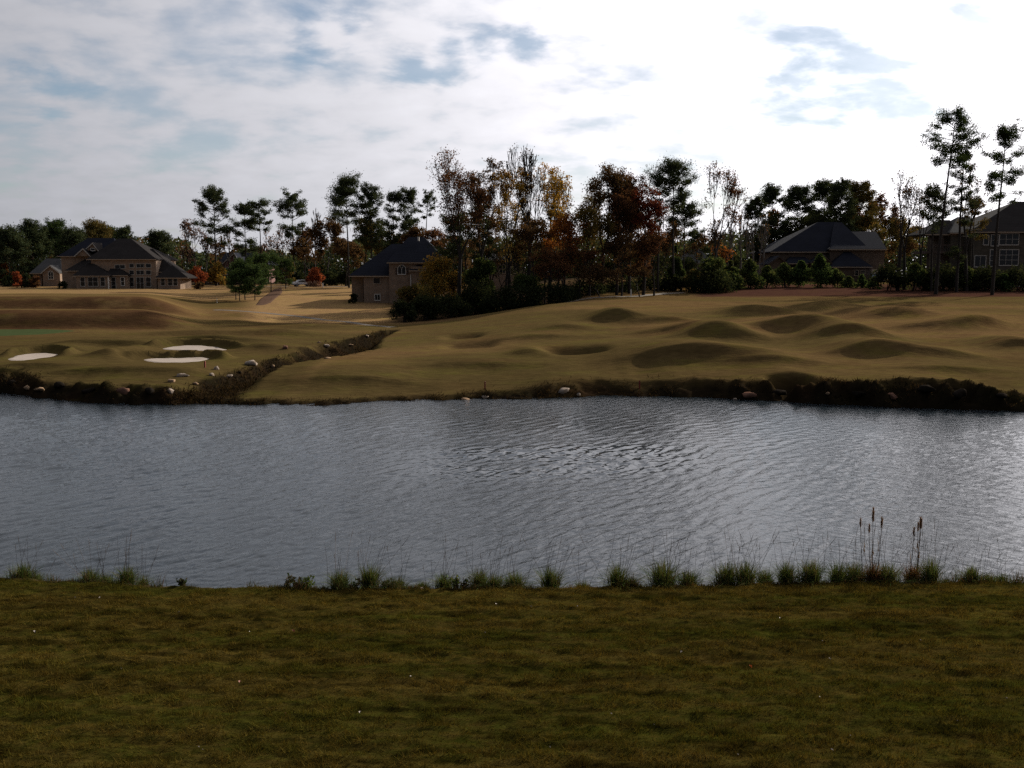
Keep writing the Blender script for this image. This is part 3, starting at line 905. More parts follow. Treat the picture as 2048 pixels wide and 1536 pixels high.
# ------------------------------------------------------------------ houses
class House:
    """measured off the photograph at distance D and built in metres round a base point; yf is metres behind that front"""
    def __init__(self, name, label, px, row, D, cat='house', group='houses round the golf course'):
        self.D = D
        self.o = at(px, row, D)
        self.root = empty(name, self.o, label, cat, group)

    def p(self, px, row, yf=0.0):
        return at(px, row, self.D + yf) - self.o

    def mesh(self, name, v, f, m, parent=None):
        return mk(name, v, f, M[m], parent or self.root)

    def box(self, name, x0, x1, r0, r1, yf, depth, m, parent=None):
        a, b = self.p(x0, r0, yf), self.p(x1, r1, yf)
        X0, X1, Z1, Z0 = a[0], b[0], a[2], b[2]
        Y0, Y1 = yf, yf + depth
        v = [(X0, Y0, Z0), (X1, Y0, Z0), (X1, Y1, Z0), (X0, Y1, Z0), (X0, Y0, Z1), (X1, Y0, Z1), (X1, Y1, Z1), (X0, Y1, Z1)]
        return self.mesh(name, v, [(0, 1, 5, 4), (1, 2, 6, 5), (2, 3, 7, 6), (3, 0, 4, 7), (4, 5, 6, 7), (3, 2, 1, 0)], m, parent)

    def hip(self, x0, x1, re, xa, xb, rr, yf, depth, m='roof', over=.45, parent=None, gutter='tan_trim', yr=None):
        """hip roof: eaves x0..x1 at row re, ridge xa..xb at row rr"""
        a, b = self.p(x0, re, yf), self.p(x1, re, yf)
        ym = yf + depth / 2 if yr is None else yr
        c, d = self.p(xa, rr, ym), self.p(xb, rr, ym)
        X0, X1, Z = a[0], b[0], a[2]
        Y0, Y1 = yf - over, yf + depth + over
        t_ = .2
        v = [(X0, Y0, Z - t_), (X1, Y0, Z - t_), (X1, Y1, Z - t_), (X0, Y1, Z - t_), (X0, Y0, Z), (X1, Y0, Z), (X1, Y1, Z), (X0, Y1, Z),
             (c[0], ym, c[2]), (d[0], ym, d[2])]
        f = [(0, 1, 5, 4), (1, 2, 6, 5), (2, 3, 7, 6), (3, 0, 4, 7), (3, 2, 1, 0), (4, 5, 9, 8), (6, 7, 8, 9), (5, 6, 9), (7, 4, 8)]
        r = self.mesh('roof', v, f, m, parent)
        if gutter:
            g_ = .07
            vv = [(X0, Y0 - g_, Z - .22), (X1, Y0 - g_, Z - .22), (X1, Y0 - .004, Z - .22), (X0, Y0 - .004, Z - .22),
                  (X0, Y0 - g_, Z - .06), (X1, Y0 - g_, Z - .06), (X1, Y0 - .004, Z - .06), (X0, Y0 - .004, Z - .06)]
            self.mesh('gutter', vv, [(0, 1, 5, 4), (1, 2, 6, 5), (2, 3, 7, 6), (3, 0, 4, 7), (4, 5, 6, 7), (3, 2, 1, 0)], gutter, r)
        return r

    def gable(self, x0, x1, xp, re, rp, yf, depth, wall, m='roof', over=.35, trim='grey_trim'):
        """gable facing the camera: a pentagon of wall, two roof slabs and a raking board"""
        a, b, c = self.p(x0, re, yf), self.p(x1, re, yf), self.p(xp, rp, yf)
        Y0, Y1 = yf, yf + depth
        w_ = self.mesh('gable_wall', [(a[0], Y0, a[2]), (b[0], Y0, b[2]), (c[0], Y0, c[2]), (a[0], Y1, a[2]), (b[0], Y1, b[2]), (c[0], Y1, c[2])],
                       [(0, 1, 2), (5, 4, 3), (0, 3, 4, 1)], wall)
        v, f = [], []
        for e in (a, b):
            ex = e[0] + (e[0] - c[0]) * .08; ez = e[2] + (e[2] - c[2]) * .08
            i = len(v)
            v += [(ex, Y0 - over, ez + .02), (c[0], Y0 - over, c[2] + .02), (c[0], Y1, c[2] + .02), (ex, Y1, ez + .02),
                  (ex, Y0 - over, ez + .22), (c[0], Y0 - over, c[2] + .24), (c[0], Y1, c[2] + .24), (ex, Y1, ez + .22)]
            f += [tuple(i + k for k in q) for q in ((0, 1, 5, 4), (2, 3, 7, 6), (3, 0, 4, 7), (4, 5, 6, 7), (3, 2, 1, 0), (1, 2, 6, 5))]
        r = self.mesh('roof', v, f, m)
        if trim:
            v, f = [], []
            for e in (a, b):
                ex = e[0] + (e[0] - c[0]) * .08; ez = e[2] + (e[2] - c[2]) * .08
                i = len(v); y0 = Y0 - over - .05; y1 = Y0 - over - .004
                v += [(ex, y0, ez - .12), (c[0], y0, c[2] - .12), (c[0], y1, c[2] - .12), (ex, y1, ez - .12),
                      (ex, y0, ez + .16), (c[0], y0, c[2] + .18), (c[0], y1, c[2] + .18), (ex, y1, ez + .16)]
                f += [tuple(i + k for k in q) for q in ((0, 1, 5, 4), (2, 3, 7, 6), (3, 0, 4, 7), (4, 5, 6, 7), (3, 2, 1, 0), (1, 2, 6, 5))]
            self.mesh('gable_board', v, f, trim, r)
        return w_

    def window(self, x0, x1, r0, r1, yf, nx=2, ny=2, fr='trim', arch=False, name='window', fw=.09, glass='glass'):
        a, b = self.p(x0, r0, yf), self.p(x1, r1, yf)
        X0, X1, Z1, Z0 = a[0], b[0], a[2], b[2]
        bars = [(X0 - fw, X1 + fw, Z0 - fw * 1.4, Z0), (X0 - fw, X0, Z0, Z1), (X1, X1 + fw, Z0, Z1)]
        if not arch:
            bars.append((X0 - fw, X1 + fw, Z1, Z1 + fw))
        for i in range(1, nx):
            xx = X0 + (X1 - X0) * i / nx; bars.append((xx - .03, xx + .03, Z0, Z1))
        for j in range(1, ny):
            zz_ = Z0 + (Z1 - Z0) * j / ny
            for i in range(nx):
                xa, xb = X0 + (X1 - X0) * i / nx + (.03 if i else 0), X0 + (X1 - X0) * (i + 1) / nx - (.03 if i < nx - 1 else 0)
                bars.append((xa, xb, zz_ - .025, zz_ + .025))
        v, f = [], []
        Y0, Y1 = yf - .09, yf + .02
        for xa, xb, za, zb in bars:
            i = len(v)
            v += [(xa, Y0, za), (xb, Y0, za), (xb, Y1, za), (xa, Y1, za), (xa, Y0, zb), (xb, Y0, zb), (xb, Y1, zb), (xa, Y1, zb)]
            f += [tuple(i + k for k in q) for q in ((0, 1, 5, 4), (1, 2, 6, 5), (2, 3, 7, 6), (3, 0, 4, 7), (4, 5, 6, 7), (3, 2, 1, 0))]
        if arch:
            cx, rr = (X0 + X1) / 2, (X1 - X0) / 2
            n = 10
            for k in range(n):
                i = len(v)
                for th in (math.pi * k / n, math.pi * (k + 1) / n):
                    for rad in (rr, rr + fw):
                        for yy in (Y0, Y1):
                            v.append((cx + rad * math.cos(th), yy, Z1 + rad * math.sin(th)))
                f += [tuple(i + q for q in s_) for s_ in ((0, 2, 6, 4), (2, 3, 7, 6), (1, 5, 7, 3), (0, 4, 5, 1))]
            for th in (math.pi / 3, 2 * math.pi / 3):
                i = len(v)
                e = np.array([math.cos(th), math.sin(th)]); nn = np.array([-e[1], e[0]]) * .025
                for qx, qz in ((nn[0], nn[1]), (-nn[0], -nn[1])):
                    for rad in (0, rr):
                        for yy in (Y0 + .01, Y1):
                            v.append((cx + e[0] * rad + qx, yy, Z1 + e[1] * rad + qz))
                f += [tuple(i + q for q in s_) for s_ in ((0, 2, 6, 4), (0, 4, 5, 1), (2, 3, 7, 6))]
        wi = self.mesh(name, v, f, fr)
        Yp = yf - .03
        if arch:
            cx, rr = (X0 + X1) / 2, (X1 - X0) / 2
            ring = [(X0, Yp, Z0), (X1, Yp, Z0)] + [(cx + rr * math.cos(math.pi * k / 10), Yp, Z1 + rr * math.sin(math.pi * k / 10)) for k in range(11)]
            self.mesh('pane', ring, [tuple(range(len(ring)))], glass, wi)
        else:
            for i in range(nx):
                xa, xb = X0 + (X1 - X0) * i / nx, X0 + (X1 - X0) * (i + 1) / nx
                self.mesh('pane', [(xa, Yp, Z0), (xb, Yp, Z0), (xb, Yp, Z1), (xa, Yp, Z1)], [(0, 1, 2, 3)], glass, wi)
        return wi

    def post(self, name, x, r0, r1, yf, wd, m, parent=None):
        a, b = self.p(x, r0, yf), self.p(x, r1, yf)
        v = [(b[0] + i * wd, yf + j * wd, z) for z in (b[2], a[2]) for i, j in ((-1, -1), (1, -1), (1, 1), (-1, 1))]
        return self.mesh(name, v, [(0, 1, 5, 4), (1, 2, 6, 5), (2, 3, 7, 6), (3, 0, 4, 7), (4, 5, 6, 7), (3, 2, 1, 0)], m, parent)


# big brown brick house by the left shore lawn
h = House('brick_house', 'wide tan brick house with dark hip roofs and two bay wings above the left lawn', 255, 579, 220)
h.box('wall', 182, 314, 518, 579, 0, 13, 'tan_brick')
h.hip(174, 314, 518, 236, 262, 477, 0, 14, 'brown_roof')
h.box('wall', 122, 180, 512, 579, 8, 12, 'tan_brick')
h.hip(117, 232, 512, 176, 228, 476, 8, 13, 'roof')
h.gable(151, 181, 167, 512, 498, 6.5, 5, 'tan_brick', 'brown_roof')
h.gable(170, 197, 186, 501, 487, 7.5, 5, 'tan_brick', 'brown_roof')
h.window(182, 190, 497, 501, 7.45, 1, 1)
h.box('wall', 135, 181, 541, 579, 3, 6, 'tan_brick')
h.hip(130, 186, 541, 172, 181, 517, 3, 9, 'brown_roof')
h.box('wall', 152, 217, 551, 579, -3.2, 3.1, 'tan_brick')
h.hip(146, 220, 551, 180, 184, 525, -3.2, 7, 'brown_roof', over=.35)
for xa, xb, n in ((161, 170, 1), (176, 196, 2), (201, 210, 1)):
    h.window(xa, xb, 555, 572, -3.22, n, 2, 'grey_trim')
h.post('downpipe', 217.5, 551, 578, -3.3, .10, 'trim')
h.box('wall', 220, 255, 550, 579, -1.6, 1.55, 'tan_brick')
h.hip(216, 257, 550, 220, 240, 537, -1.6, 3, 'brown_roof', over=.3)
h.window(223, 232, 555, 578, -1.62, 1, 3, 'grey_trim', name='door')
h.window(242, 249, 555, 571, -1.62, 1, 2, 'trim')
h.window(230, 250, 530, 537, -.02, 2, 1, 'grey_trim')
for ci, (xa, xb) in enumerate(((259, 268), (273, 288), (292, 302))):
    h.window(xa, xb, 528, 535, -.02, 2 if ci == 1 else 1, 1, 'grey_trim')
    h.window(xa, xb, 541, 549, -.02, 2 if ci == 1 else 1, 1, 'grey_trim')
    h.window(xa, xb, 555, 573 if ci != 1 else 577, -.02, 2 if ci == 1 else 1, 2, 'grey_trim', name='window' if ci != 1 else 'door')
h.box('wall', 313.5, 350, 543, 579, 2, 5, 'tan_brick')
h.hip(303, 354, 543, 300, 306, 498, 1.6, 6, 'brown_roof', over=.3, yr=6.5)
# right bay: an angled wall catches the sun
a = [h.p(316, 579, -2.6), h.p(361, 579, -2.6), h.p(371, 579, -.4), h.p(383, 579, 1.2), h.p(383, 579, 6), h.p(316, 579, 6)]
zt = h.p(316, 555, -2.6)[2]
v = [(q[0], y, q[2]) for q, y in zip(a, (-2.6, -2.6, -.4, 1.2, 6, 6))] + [(q[0], y, zt) for q, y in zip(a, (-2.6, -2.6, -.4, 1.2, 6, 6))]
h.mesh('wall', v, [(i, (i + 1) % 6, (i + 1) % 6 + 6, i + 6) for i in range(6)] + [(6, 7, 8, 9, 10, 11)], 'tan_brick')
h.hip(311, 377, 555, 341, 345, 531, -2.8, 6, 'brown_roof', over=.3)
for xa, xb, n in ((322, 330, 1), (336, 345, 1), (347, 355, 1)):
    h.window(xa, xb, 557, 571, -2.62, n, 2, 'grey_trim')
# small grey gabled house far left
h = House('small_house', 'small tan gabled house partly hidden at the left of the wide brick house', 95, 572, 245)
h.box('wall', 85, 121, 546, 574, 0, 9, 'tan_brick')
h.gable(84, 119, 101, 546, 532, -.02, 9, 'tan_brick', 'grey_roof')
h.hip(61, 124, 546, 92, 121, 517, 1.5, 11, 'grey_roof')
h.box('wall', 66, 84.5, 547, 574, 2, 7, 'tan_brick')
h.window(97, 107, 547, 558, -.04, 2, 2, 'trim', arch=True)
# red brick house behind the pines
h = House('brick_house', 'red brick house with white trimmed gables behind the young pines', 485, 566, 268)
h.box('wall', 440, 533, 529, 567, 0, 10, 'red_brick')
h.hip(434, 538, 529, 452, 524, 505, 0, 11, 'roof')
h.gable(444, 481, 469, 529, 507, -1.2, 6, 'red_brick')
h.box('wall', 444.5, 480.5, 529, 567, -1.2, 1.1, 'red_brick')
h.gable(463, 497, 480, 533, 515, -2.4, 6, 'red_brick')
h.box('wall', 463.5, 496.5, 533, 567, -2.4, 1.15, 'red_brick')
h.gable(519, 537, 531, 529, 513, -1.2, 5, 'red_brick')
for xa, xb, rr, yy in ((450, 459, 539, -1.24), (475, 486, 536, -2.44)):
    h.window(xa, xb, rr, rr + 9, yy, 2, 1, 'trim', arch=True)
h.window(468, 473, 513, 517, -1.24, 1, 1, 'trim')
for xa in (412, 420, 428, 436):
    h.window(xa, xa + 5, 556, 564, .5, 1, 2, 'trim', name='window')
h.box('wall', 408, 443.8, 553, 567, .6, 6, 'red_brick')
h.hip(405, 447, 553, 415, 438, 546, .6, 7, 'roof', over=.3)
# house with the steep dark roof in the middle
h = House('brick_house', 'tan brick house with a steep dark hip roof at the edge of the woods', 760, 606, 160)
h.box('wall', 703, 727, 551, 606, 2, 9, 'tan_brick')
h.box('wall', 727, 812, 551, 613, 0, 11, 'tan_brick')
h.hip(698, 815, 551, 783, 806, 488, 0, 14, 'roof', yr=8)
h.box('wall', 778, 868, 524, 612, -.8, 11, 'tan_brick')
h.hip(774, 895, 524, 817, 848, 474, -.8, 12.5, 'roof')
h.box('wall', 822, 880, 533, 613, -2, 1.1, 'tan_brick')
h.hip(818, 884, 540, 850, 876, 520, -2, 5, 'roof', over=.3)
h.window(747, 760, 556, 567, -.02, 1, 1, 'tan_trim')
h.window(796, 811, 538, 548, -.84, 2, 1, 'trim', arch=True)
for xa in (791, 813):
    h.box('shutter', xa, xa + 3.5, 536, 549, -.9, .08, 'wood')
h.window(750, 760, 589, 600, -.02, 2, 1, 'trim')
h.post('vent_pipe', 837, 474, 482, 3.6, .14, 'trim')
h.post('downpipe', 822, 549, 610, -2.08, .06, 'trim')
# brick house hidden in the woods
h = House('brick_house', 'narrow brown brick house almost hidden between the tree trunks of the woods', 1010, 580, 178)
h.box('wall', 978, 1050, 519, 600, 0, 10, 'tan_brick')
h.hip(970, 1058, 519, 990, 1036, 497, 0, 11, 'grey_roof')
h.window(1000, 1010, 530, 546, -.02, 2, 2, 'tan_trim')
h.window(1028, 1038, 530, 546, -.02, 2, 2, 'tan_trim')
# pyramid roof among the saplings
h = House('small_house', 'small brick house under a grey pyramid roof seen between the bare saplings', 1392, 545, 205)
h.box('wall', 1366, 1420, 526, 560, 0, 9, 'brown_brick')
h.hip(1360, 1428, 526, 1388, 1395, 494, 0, 10, 'grey_roof')
h.window(1385, 1395, 531, 541, -.02, 2, 2, 'tan_trim')
# right centre house
h = House('brick_house', 'dark brick house with a broad slate coloured roof behind the pine shrubs', 1660, 560, 188)
h.box('wall', 1548, 1662, 503, 562, 0, 13, 'brown_brick')
h.hip(1540, 1668, 503, 1636, 1672, 444, 0, 16, 'roof', yr=7)
h.box('wall', 1661, 1767, 498, 562, -1.2, 11, 'brown_brick')
h.hip(1657, 1772, 498, 1700, 1752, 463, -1.2, 12.5, 'roof')
h.mesh('roof', [h.p(1659, 500, -1.6), h.p(1740, 499, -1.6), h.p(1684, 445, 7), h.p(1668, 444, 7)], [(0, 1, 2, 3)], 'roof')
h.box('wall', 1666, 1739, 533, 562, -4.5, 3.3, 'brown_brick')
h.hip(1660, 1744, 533, 1690, 1698, 502, -4.5, 7, 'roof', over=.3)
h.gable(1537, 1576, 1558, 529, 514, -4, 6, 'brown_brick', trim='wood')
h.box('wall', 1538, 1575, 529, 562, -4, 3.9, 'brown_brick')
h.gable(1622, 1662, 1648, 526, 513, -3.4, 4, 'brown_brick', trim='wood')
h.box('wall', 1623, 1661, 526, 562, -3.4, 3.3, 'brown_brick')
h.hip(1570, 1626, 526, 1580, 1610, 514, -2.2, 4, 'roof', over=.3)
for xa in (1590, 1606):
    h.window(xa, xa + 8, 532, 546, -.02, 2, 2, 'wood')
h.window(1668.5, 1675, 536, 546, -4.54, 1, 2, 'tan_trim')
h.window(1710, 1716, 541, 551, -4.54, 1, 2, 'tan_trim')
h.window(1722, 1729, 541, 551, -4.54, 2, 2, 'tan_trim')
gd = h.box('garage_door', 1743, 1760, 538, 561, -1.26, .05, 'tan_trim')
# right stone house
h = House('stone_house', 'tall grey stone house with many white windows and a timber porch, right edge', 1975, 585, 165)
h.box('wall', 1944, 2090, 463, 592, 0, 12, 'stone_wall')
h.hip(1937, 2100, 463, 2030, 2074, 403, 0, 14, 'brown_roof')
h.box('wall', 1902, 1945, 466, 592, 1.5, 9, 'stone_wall')
h.hip(1897, 1957, 465, 1915, 1940, 434, 1.5, 10, 'grey_roof')
h.hip(1848, 1912, 468, 1880, 1900, 440, 2, 7, 'brown_roof')
for xx in (1852, 1880):
    h.post('porch_post', xx, 468, 590, 2.1, .14, 'wood')
h.box('porch_deck', 1850, 1945, 502, 507, 0.9, 5, 'wood')
h.box('porch_rail', 1850, 1944, 489, 491, 0.95, .08, 'wood')
for k in range(24):
    h.post('baluster', 1852 + k * 3.9, 491, 502, 1.0, .025, 'wood')
for xa, xb, ra, rb, n, k in ((1968, 1976, 471, 489, 1, 1), (1983, 1988, 470, 491, 1, 2), (1991, 1996, 470, 491, 1, 2), (2000, 2036, 468, 489, 3, 2), (1950, 1970, 512, 533, 2, 1), (1981, 1988, 500, 532, 1, 3),
                             (2000, 2035, 500, 530, 3, 3), (1930, 1938, 512, 530, 1, 2), (1996, 2006, 553, 575, 1, 2), (2011, 2021, 553, 575, 1, 2), (2027, 2037, 553, 575, 1, 2)):
    h.window(xa, xb, ra, rb, -.02 if xa > 1945 else 1.48, n, k, 'grey_trim', fw=.11)


# ------------------------------------------------------------------ parked vehicles
def car(px, row, D, body, name, label, L=4.5, Hh=1.5, rz=0.0, z=None):
    o0 = at(px, row, D)
    if z is None: o0[2] = float(T(o0[0], D))
    r = empty(name, o0, label, 'car', 'cars parked at the houses', rz)
    prof = [(-.5, .32), (-.5, .58), (-.46, .66), (-.30, .70), (-.2, .98), (.18, 1.0), (.34, .70), (.48, .62), (.5, .5), (.5, .32)]
    pr = [(a * L, b * Hh) for a, b in prof]
    n = len(pr); wd = .88
    v = [(x, -wd, z_) for x, z_ in pr] + [(x, wd, z_) for x, z_ in pr]
    mk('body', v, [tuple(range(n - 1, -1, -1)), tuple(range(n, 2 * n))] + [(i, (i + 1) % n, (i + 1) % n + n, i + n) for i in range(n)], M[body], r)
    for y in (-wd - .01, wd + .01):
        mk('side_window', [(-.26 * L, y, .72 * Hh), (.28 * L, y, .72 * Hh), (.17 * L, y, .95 * Hh), (-.18 * L, y, .94 * Hh)], [(0, 1, 2, 3)], M['glass'], r)
        for x in (-.3 * L, .31 * L):
            th = np.arange(14) * 2 * math.pi / 14
            for nm, rad, mm, y0, y1 in (('wheel', .33, 'rubber', y - .1, y + .1),):
                vv = [(x + rad * math.cos(q), y0, .33 + rad * math.sin(q)) for q in th] + [(x + rad * math.cos(q), y1, .33 + rad * math.sin(q)) for q in th]
                wh = mk(nm, vv, [tuple(range(14)), tuple(range(27, 13, -1))] + [(i, i + 14, (i + 1) % 14 + 14, (i + 1) % 14) for i in range(14)], M[mm], r)
                yy = y0 - .006 if y < 0 else y1 + .006
                mk('rim', [(x + .2 * math.cos(q), yy, .33 + .2 * math.sin(q)) for q in th], [tuple(range(14))], M['metal'], wh)
    return r


car(604, 570, 228, 'car_white', 'parked_car', 'small white car parked by the round orange tree', rz=.5)
car(1752, 559, 181, 'car_blue', 'parked_car', 'dark blue car parked before the pale garage door', rz=1.3, L=4.7, Hh=1.7)
car(1776, 555, 186, 'car_white', 'parked_car', 'white car half hidden by shrubs beside the dark brick house', rz=.15, L=4.8, Hh=1.5)
car(1806, 553, 190, 'car_white', 'parked_van', 'white van parked behind the other white car among the shrubs', rz=.2, L=5.4, Hh=2.0)

# ------------------------------------------------------------------ trees
PAL = {
    'pine': [(.034, .047, .024), (.046, .060, .030), (.024, .034, .018), (.058, .066, .032)],
    'pine_light': [(.035, .055, .020), (.048, .068, .024), (.024, .038, .015)],
    'young': [(.040, .064, .022), (.055, .082, .028), (.026, .042, .016)],
    'rust': [(.095, .042, .022), (.075, .036, .021), (.12, .058, .028), (.05, .028, .017)],
    'brown': [(.075, .042, .022), (.055, .032, .018), (.095, .055, .028), (.04, .028, .016)],
    'red': [(.125, .030, .020), (.095, .026, .018), (.075, .028, .018)],
    'orange': [(.22, .08, .02), (.17, .06, .018), (.13, .048, .018)],
    'scarlet': [(.24, .062, .028), (.19, .05, .025), (.15, .042, .022)],
    'yellow': [(.34, .20, .035), (.27, .155, .03), (.20, .13, .028)],
    'gold': [(.26, .15, .03), (.17, .11, .03), (.08, .075, .025), (.2, .12, .028)],
    'olive': [(.075, .062, .022), (.10, .08, .026), (.05, .046, .018), (.12, .075, .025)],
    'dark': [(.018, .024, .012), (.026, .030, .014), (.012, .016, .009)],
    'pink': [(.22, .14, .11), (.17, .10, .08), (.13, .075, .055)],
    'green': [(.03, .05, .018), (.045, .06, .022), (.06, .07, .025)],
}
# the needles and leaves seen from far off stay dark; the palettes above are leaf reflectances


def tints(pal, n, rng):
    c = np.array(PAL[pal])[rng.integers(0, len(PAL[pal]), n)] * rng.uniform(.8, 1.25, n)[:, None]
    return c


def grow_pine(rng, h, w, cs, ls, lean=0.0, puffs=1.0, irregular=.35, dens=1.0):
    """tall pine: bare pole, then tiers of limbs carrying flattened puffs of needles"""
    k = 9
    zz_ = np.linspace(0, h * .985, k)
    wob = np.cumsum(rng.normal(0, .0022 * h, (k, 2)), 0); wob[0] = 0
    tx = lean * h * (zz_ / h) ** 1.3
    P = np.c_[wob[:, 0] + tx, wob[:, 1], zz_]
    r0 = .0095 * h + .05
    rad = r0 * (1 - .86 * zz_ / h)
    S = [(P[i], P[i + 1], rad[i], rad[i + 1]) for i in range(k - 1)]
    C = []
    nb = int(40 * puffs)
    R = w / 2 * 1.12
    gaps = rng.uniform(0, 1, 3)
    side = rng.uniform(0, 6.28)
    for i in range(nb):
        tt = ((i + rng.uniform(0, .8)) / nb) ** .82
        if np.any(np.abs(gaps - tt) < .045) and tt < .8: continue
        z = h * (cs + (1 - cs) * tt)
        if z > h: continue
        base = np.array([np.interp(z, zz_, P[:, 0]), np.interp(z, zz_, P[:, 1]), z])
        prof = (.6 + .5 * tt / .45 if tt < .45 else 1.1 - .55 * ((tt - .45) / .55) ** 1.7) * rng.uniform(1 - irregular * 1.9, 1.12)
        az = i * 2.39996 + rng.normal(0, .5)
        if tt < .35 and rng.random() < .35: prof *= 1.2
        Lb = R * prof
        el = math.radians(rng.uniform(-8, 32) + 34 * tt ** 2)
        d = np.array([math.cos(az) * math.cos(el), math.sin(az) * math.cos(el), math.sin(el)])
        mid = base + d * Lb * .55 + np.array([0, 0, -.03 * Lb])
        tip = base + d * Lb + np.array([0, 0, .10 * Lb])
        rb = max(.028, .012 * Lb + .02)
        S += [(base, mid, rb, rb * .7), (mid, tip, rb * .7, rb * .35)]
        ps = R * rng.uniform(.10, .22)
        C.append((tip, ps)); C.append((mid + d * Lb * .18 + rng.normal(0, .15 * ps, 3), ps * .85))
        for s_ in range(3):
            off = np.cross(d, [0, 0, 1]) * rng.choice([-1, 1]) * Lb * rng.uniform(.18, .34)
            q = mid + d * Lb * rng.uniform(0, .3) + off + np.array([0, 0, .06 * Lb])
            C.append((q, ps * rng.uniform(.6, .95))); S.append((mid, q, rb * .4, rb * .2))
    C.append((P[-1], R * .24)); C.append((P[-1] - [0, 0, R * .2], R * .27))
    c = []
    for q, ps in C:
        n_each = int(np.clip(1.2 * dens * 1.9 * ps * ps / (.4 * ls * ls), 10, 120))
        g_ = rng.normal(0, .60, (n_each, 3)) * np.array([ps * 1.1, ps * 1.1, ps * .72])
        c.append(q + g_)
    return S, np.concatenate(c), ls


def grow_broad(rng, h, w, cs, ls, leaves=10, levels=5, up=.55, forks=2, lean=0.0, clump=.55, bare_top=0.0, spread=30):
    """leaf tree: trunk to cs, then forking limbs that thin to twigs; leaves gather round the twigs"""
    S, ends = [], []
    r0 = .0145 * h + .04

    def grow(p, d, L, r, lev):
        q = p
        for s_ in range(2):
            d = d + rng.normal(0, .10, 3); d /= np.linalg.norm(d)
            e = q + d * L / 2
            S.append((q, e, r, r * .86)); q = e; r *= .86
            if lev > 0 and rng.random() < .35 and lev < levels:
                a2 = rng.normal(0, 1, 3); a2 -= d * (a2 @ d); a2 /= np.linalg.norm(a2)
                dd = d * .55 + a2 * .7 + np.array([0, 0, .2]); dd /= np.linalg.norm(dd)
                grow(q, dd, L * .55, r * .5, min(levels, lev + 2))
        if lev >= levels:
            ends.append(q); return
        nb = forks + (rng.random() < .4)
        rot = rng.uniform(0, 6.28)
        a1 = np.cross(d, [1, 0, 0] if abs(d[0]) < .8 else [0, 1, 0]); a1 /= np.linalg.norm(a1); b1 = np.cross(d, a1)
        for i in range(nb):
            an = math.radians(rng.normal(spread, 8)) * (1 if i or nb > 2 else .6)
            ph = rot + i * 2 * math.pi / nb + rng.normal(0, .3)
            dd = d * math.cos(an) + (a1 * math.cos(ph) + b1 * math.sin(ph)) * math.sin(an)
            dd = dd + np.array([0, 0, up * .35]); dd /= np.linalg.norm(dd)
            grow(q, dd, L * rng.uniform(.66, .88), r * (.72 if nb == 2 else .62), lev + 1)
    d0 = np.array([lean, rng.normal(0, .03), 1.0]); d0 /= np.linalg.norm(d0)
    grow(np.zeros(3), d0, h * cs, r0, 0)
    p0 = np.array([s[0] for s in S]); p1 = np.array([s[1] for s in S])
    zmax = p1[:, 2].max()
    top = h * cs
    # fit the crown to the height and width asked for
    def fit(p):
        p = p.copy()
        k = np.clip((p[:, 2] - top * .9) / max(zmax - top * .9, .1), 0, 1)
        p[:, 2] = np.where(p[:, 2] > top * .9, top * .9 + k * (h - top * .9), p[:, 2])
        return p
    xr = np.percentile(np.abs(p1[:, 0] - lean * top), 98)
    yr = np.percentile(np.abs(p1[:, 1]), 98)
    sc = np.array([w / 2 / max(xr, .2), w / 2 / max(yr, .2), 1.0])
    sc = np.clip(sc, .25, 2.5)
    p0, p1 = fit(p0 * sc), fit(p1 * sc)
    S2 = [(a, b_, s[2], s[3]) for a, b_, s in zip(p0, p1, S)]
    E = fit(np.array(ends) * sc)
    c = []
    if leaves:
        tw = np.array([i for i, s in enumerate(S) if s[2] < r0 * .22])
        hc = h - E[:, 2].min()
        per = leaves * .15 * w * hc * .7 / (.55 * ls * ls) / len(E)
        for q in E:
            if bare_top and q[2] > h * (1 - bare_top) and rng.random() < .88: continue
            n = rng.poisson(per)
            if n: c.append(q + rng.normal(0, max(.28, clump * w * .095), (n, 3)) * [1, 1, .8])
    C = np.concatenate(c) if c else np.zeros((0, 3))
    return S2, C, ls


def grow_bush(rng, h, w, ls, n=900, conical=False, lobes=14):
    S = []
    n = int(np.clip(3.2 * w * h * .8 / (.55 * ls * ls), 250, 7000))
    for i in range(4):
        tip = np.array([rng.normal(0, w * .12), rng.normal(0, w * .12), h * rng.uniform(.55, .85)])
        S.append((np.array([rng.normal(0, w * .05), rng.normal(0, w * .05), -.05]), tip, .05 + h * .006, .015))
    c = []
    for i in range(lobes):
        f = rng.uniform(0.05, 1) ** .9
        rr = w / 2 * ((1 - f) ** .8 if conical else math.sqrt(max(0, 1 - (f - .35) ** 2 / .45)))
        az = i * 2.4 + rng.normal(0, .4)
        dd = rr * rng.uniform(.35, .78)
        q = np.array([math.cos(az) * dd, math.sin(az) * dd, h * (.10 + .78 * f)])
        s_ = max(w * .10, (w * .22) * (1.15 - .6 * f if conical else rng.uniform(.7, 1.2)))
        g_ = rng.normal(size=(n // lobes, 3)); g_ /= np.linalg.norm(g_, axis=1, keepdims=True)
        g_ *= (rng.random(len(g_)) ** .4)[:, None]
        g_ = g_ * [1, 1, .85] * s_ * rng.uniform(.85, 1.25, len(g_))[:, None]
        c.append(q + g_)
    C = np.concatenate(c)
    if conical:
        C = np.concatenate([C, np.c_[rng.normal(0, w * .03, (n // 14, 2)), h * rng.uniform(.85, 1.02, n // 14)]])
    C[:, 2] = np.maximum(C[:, 2], .03)
    return S, C, ls


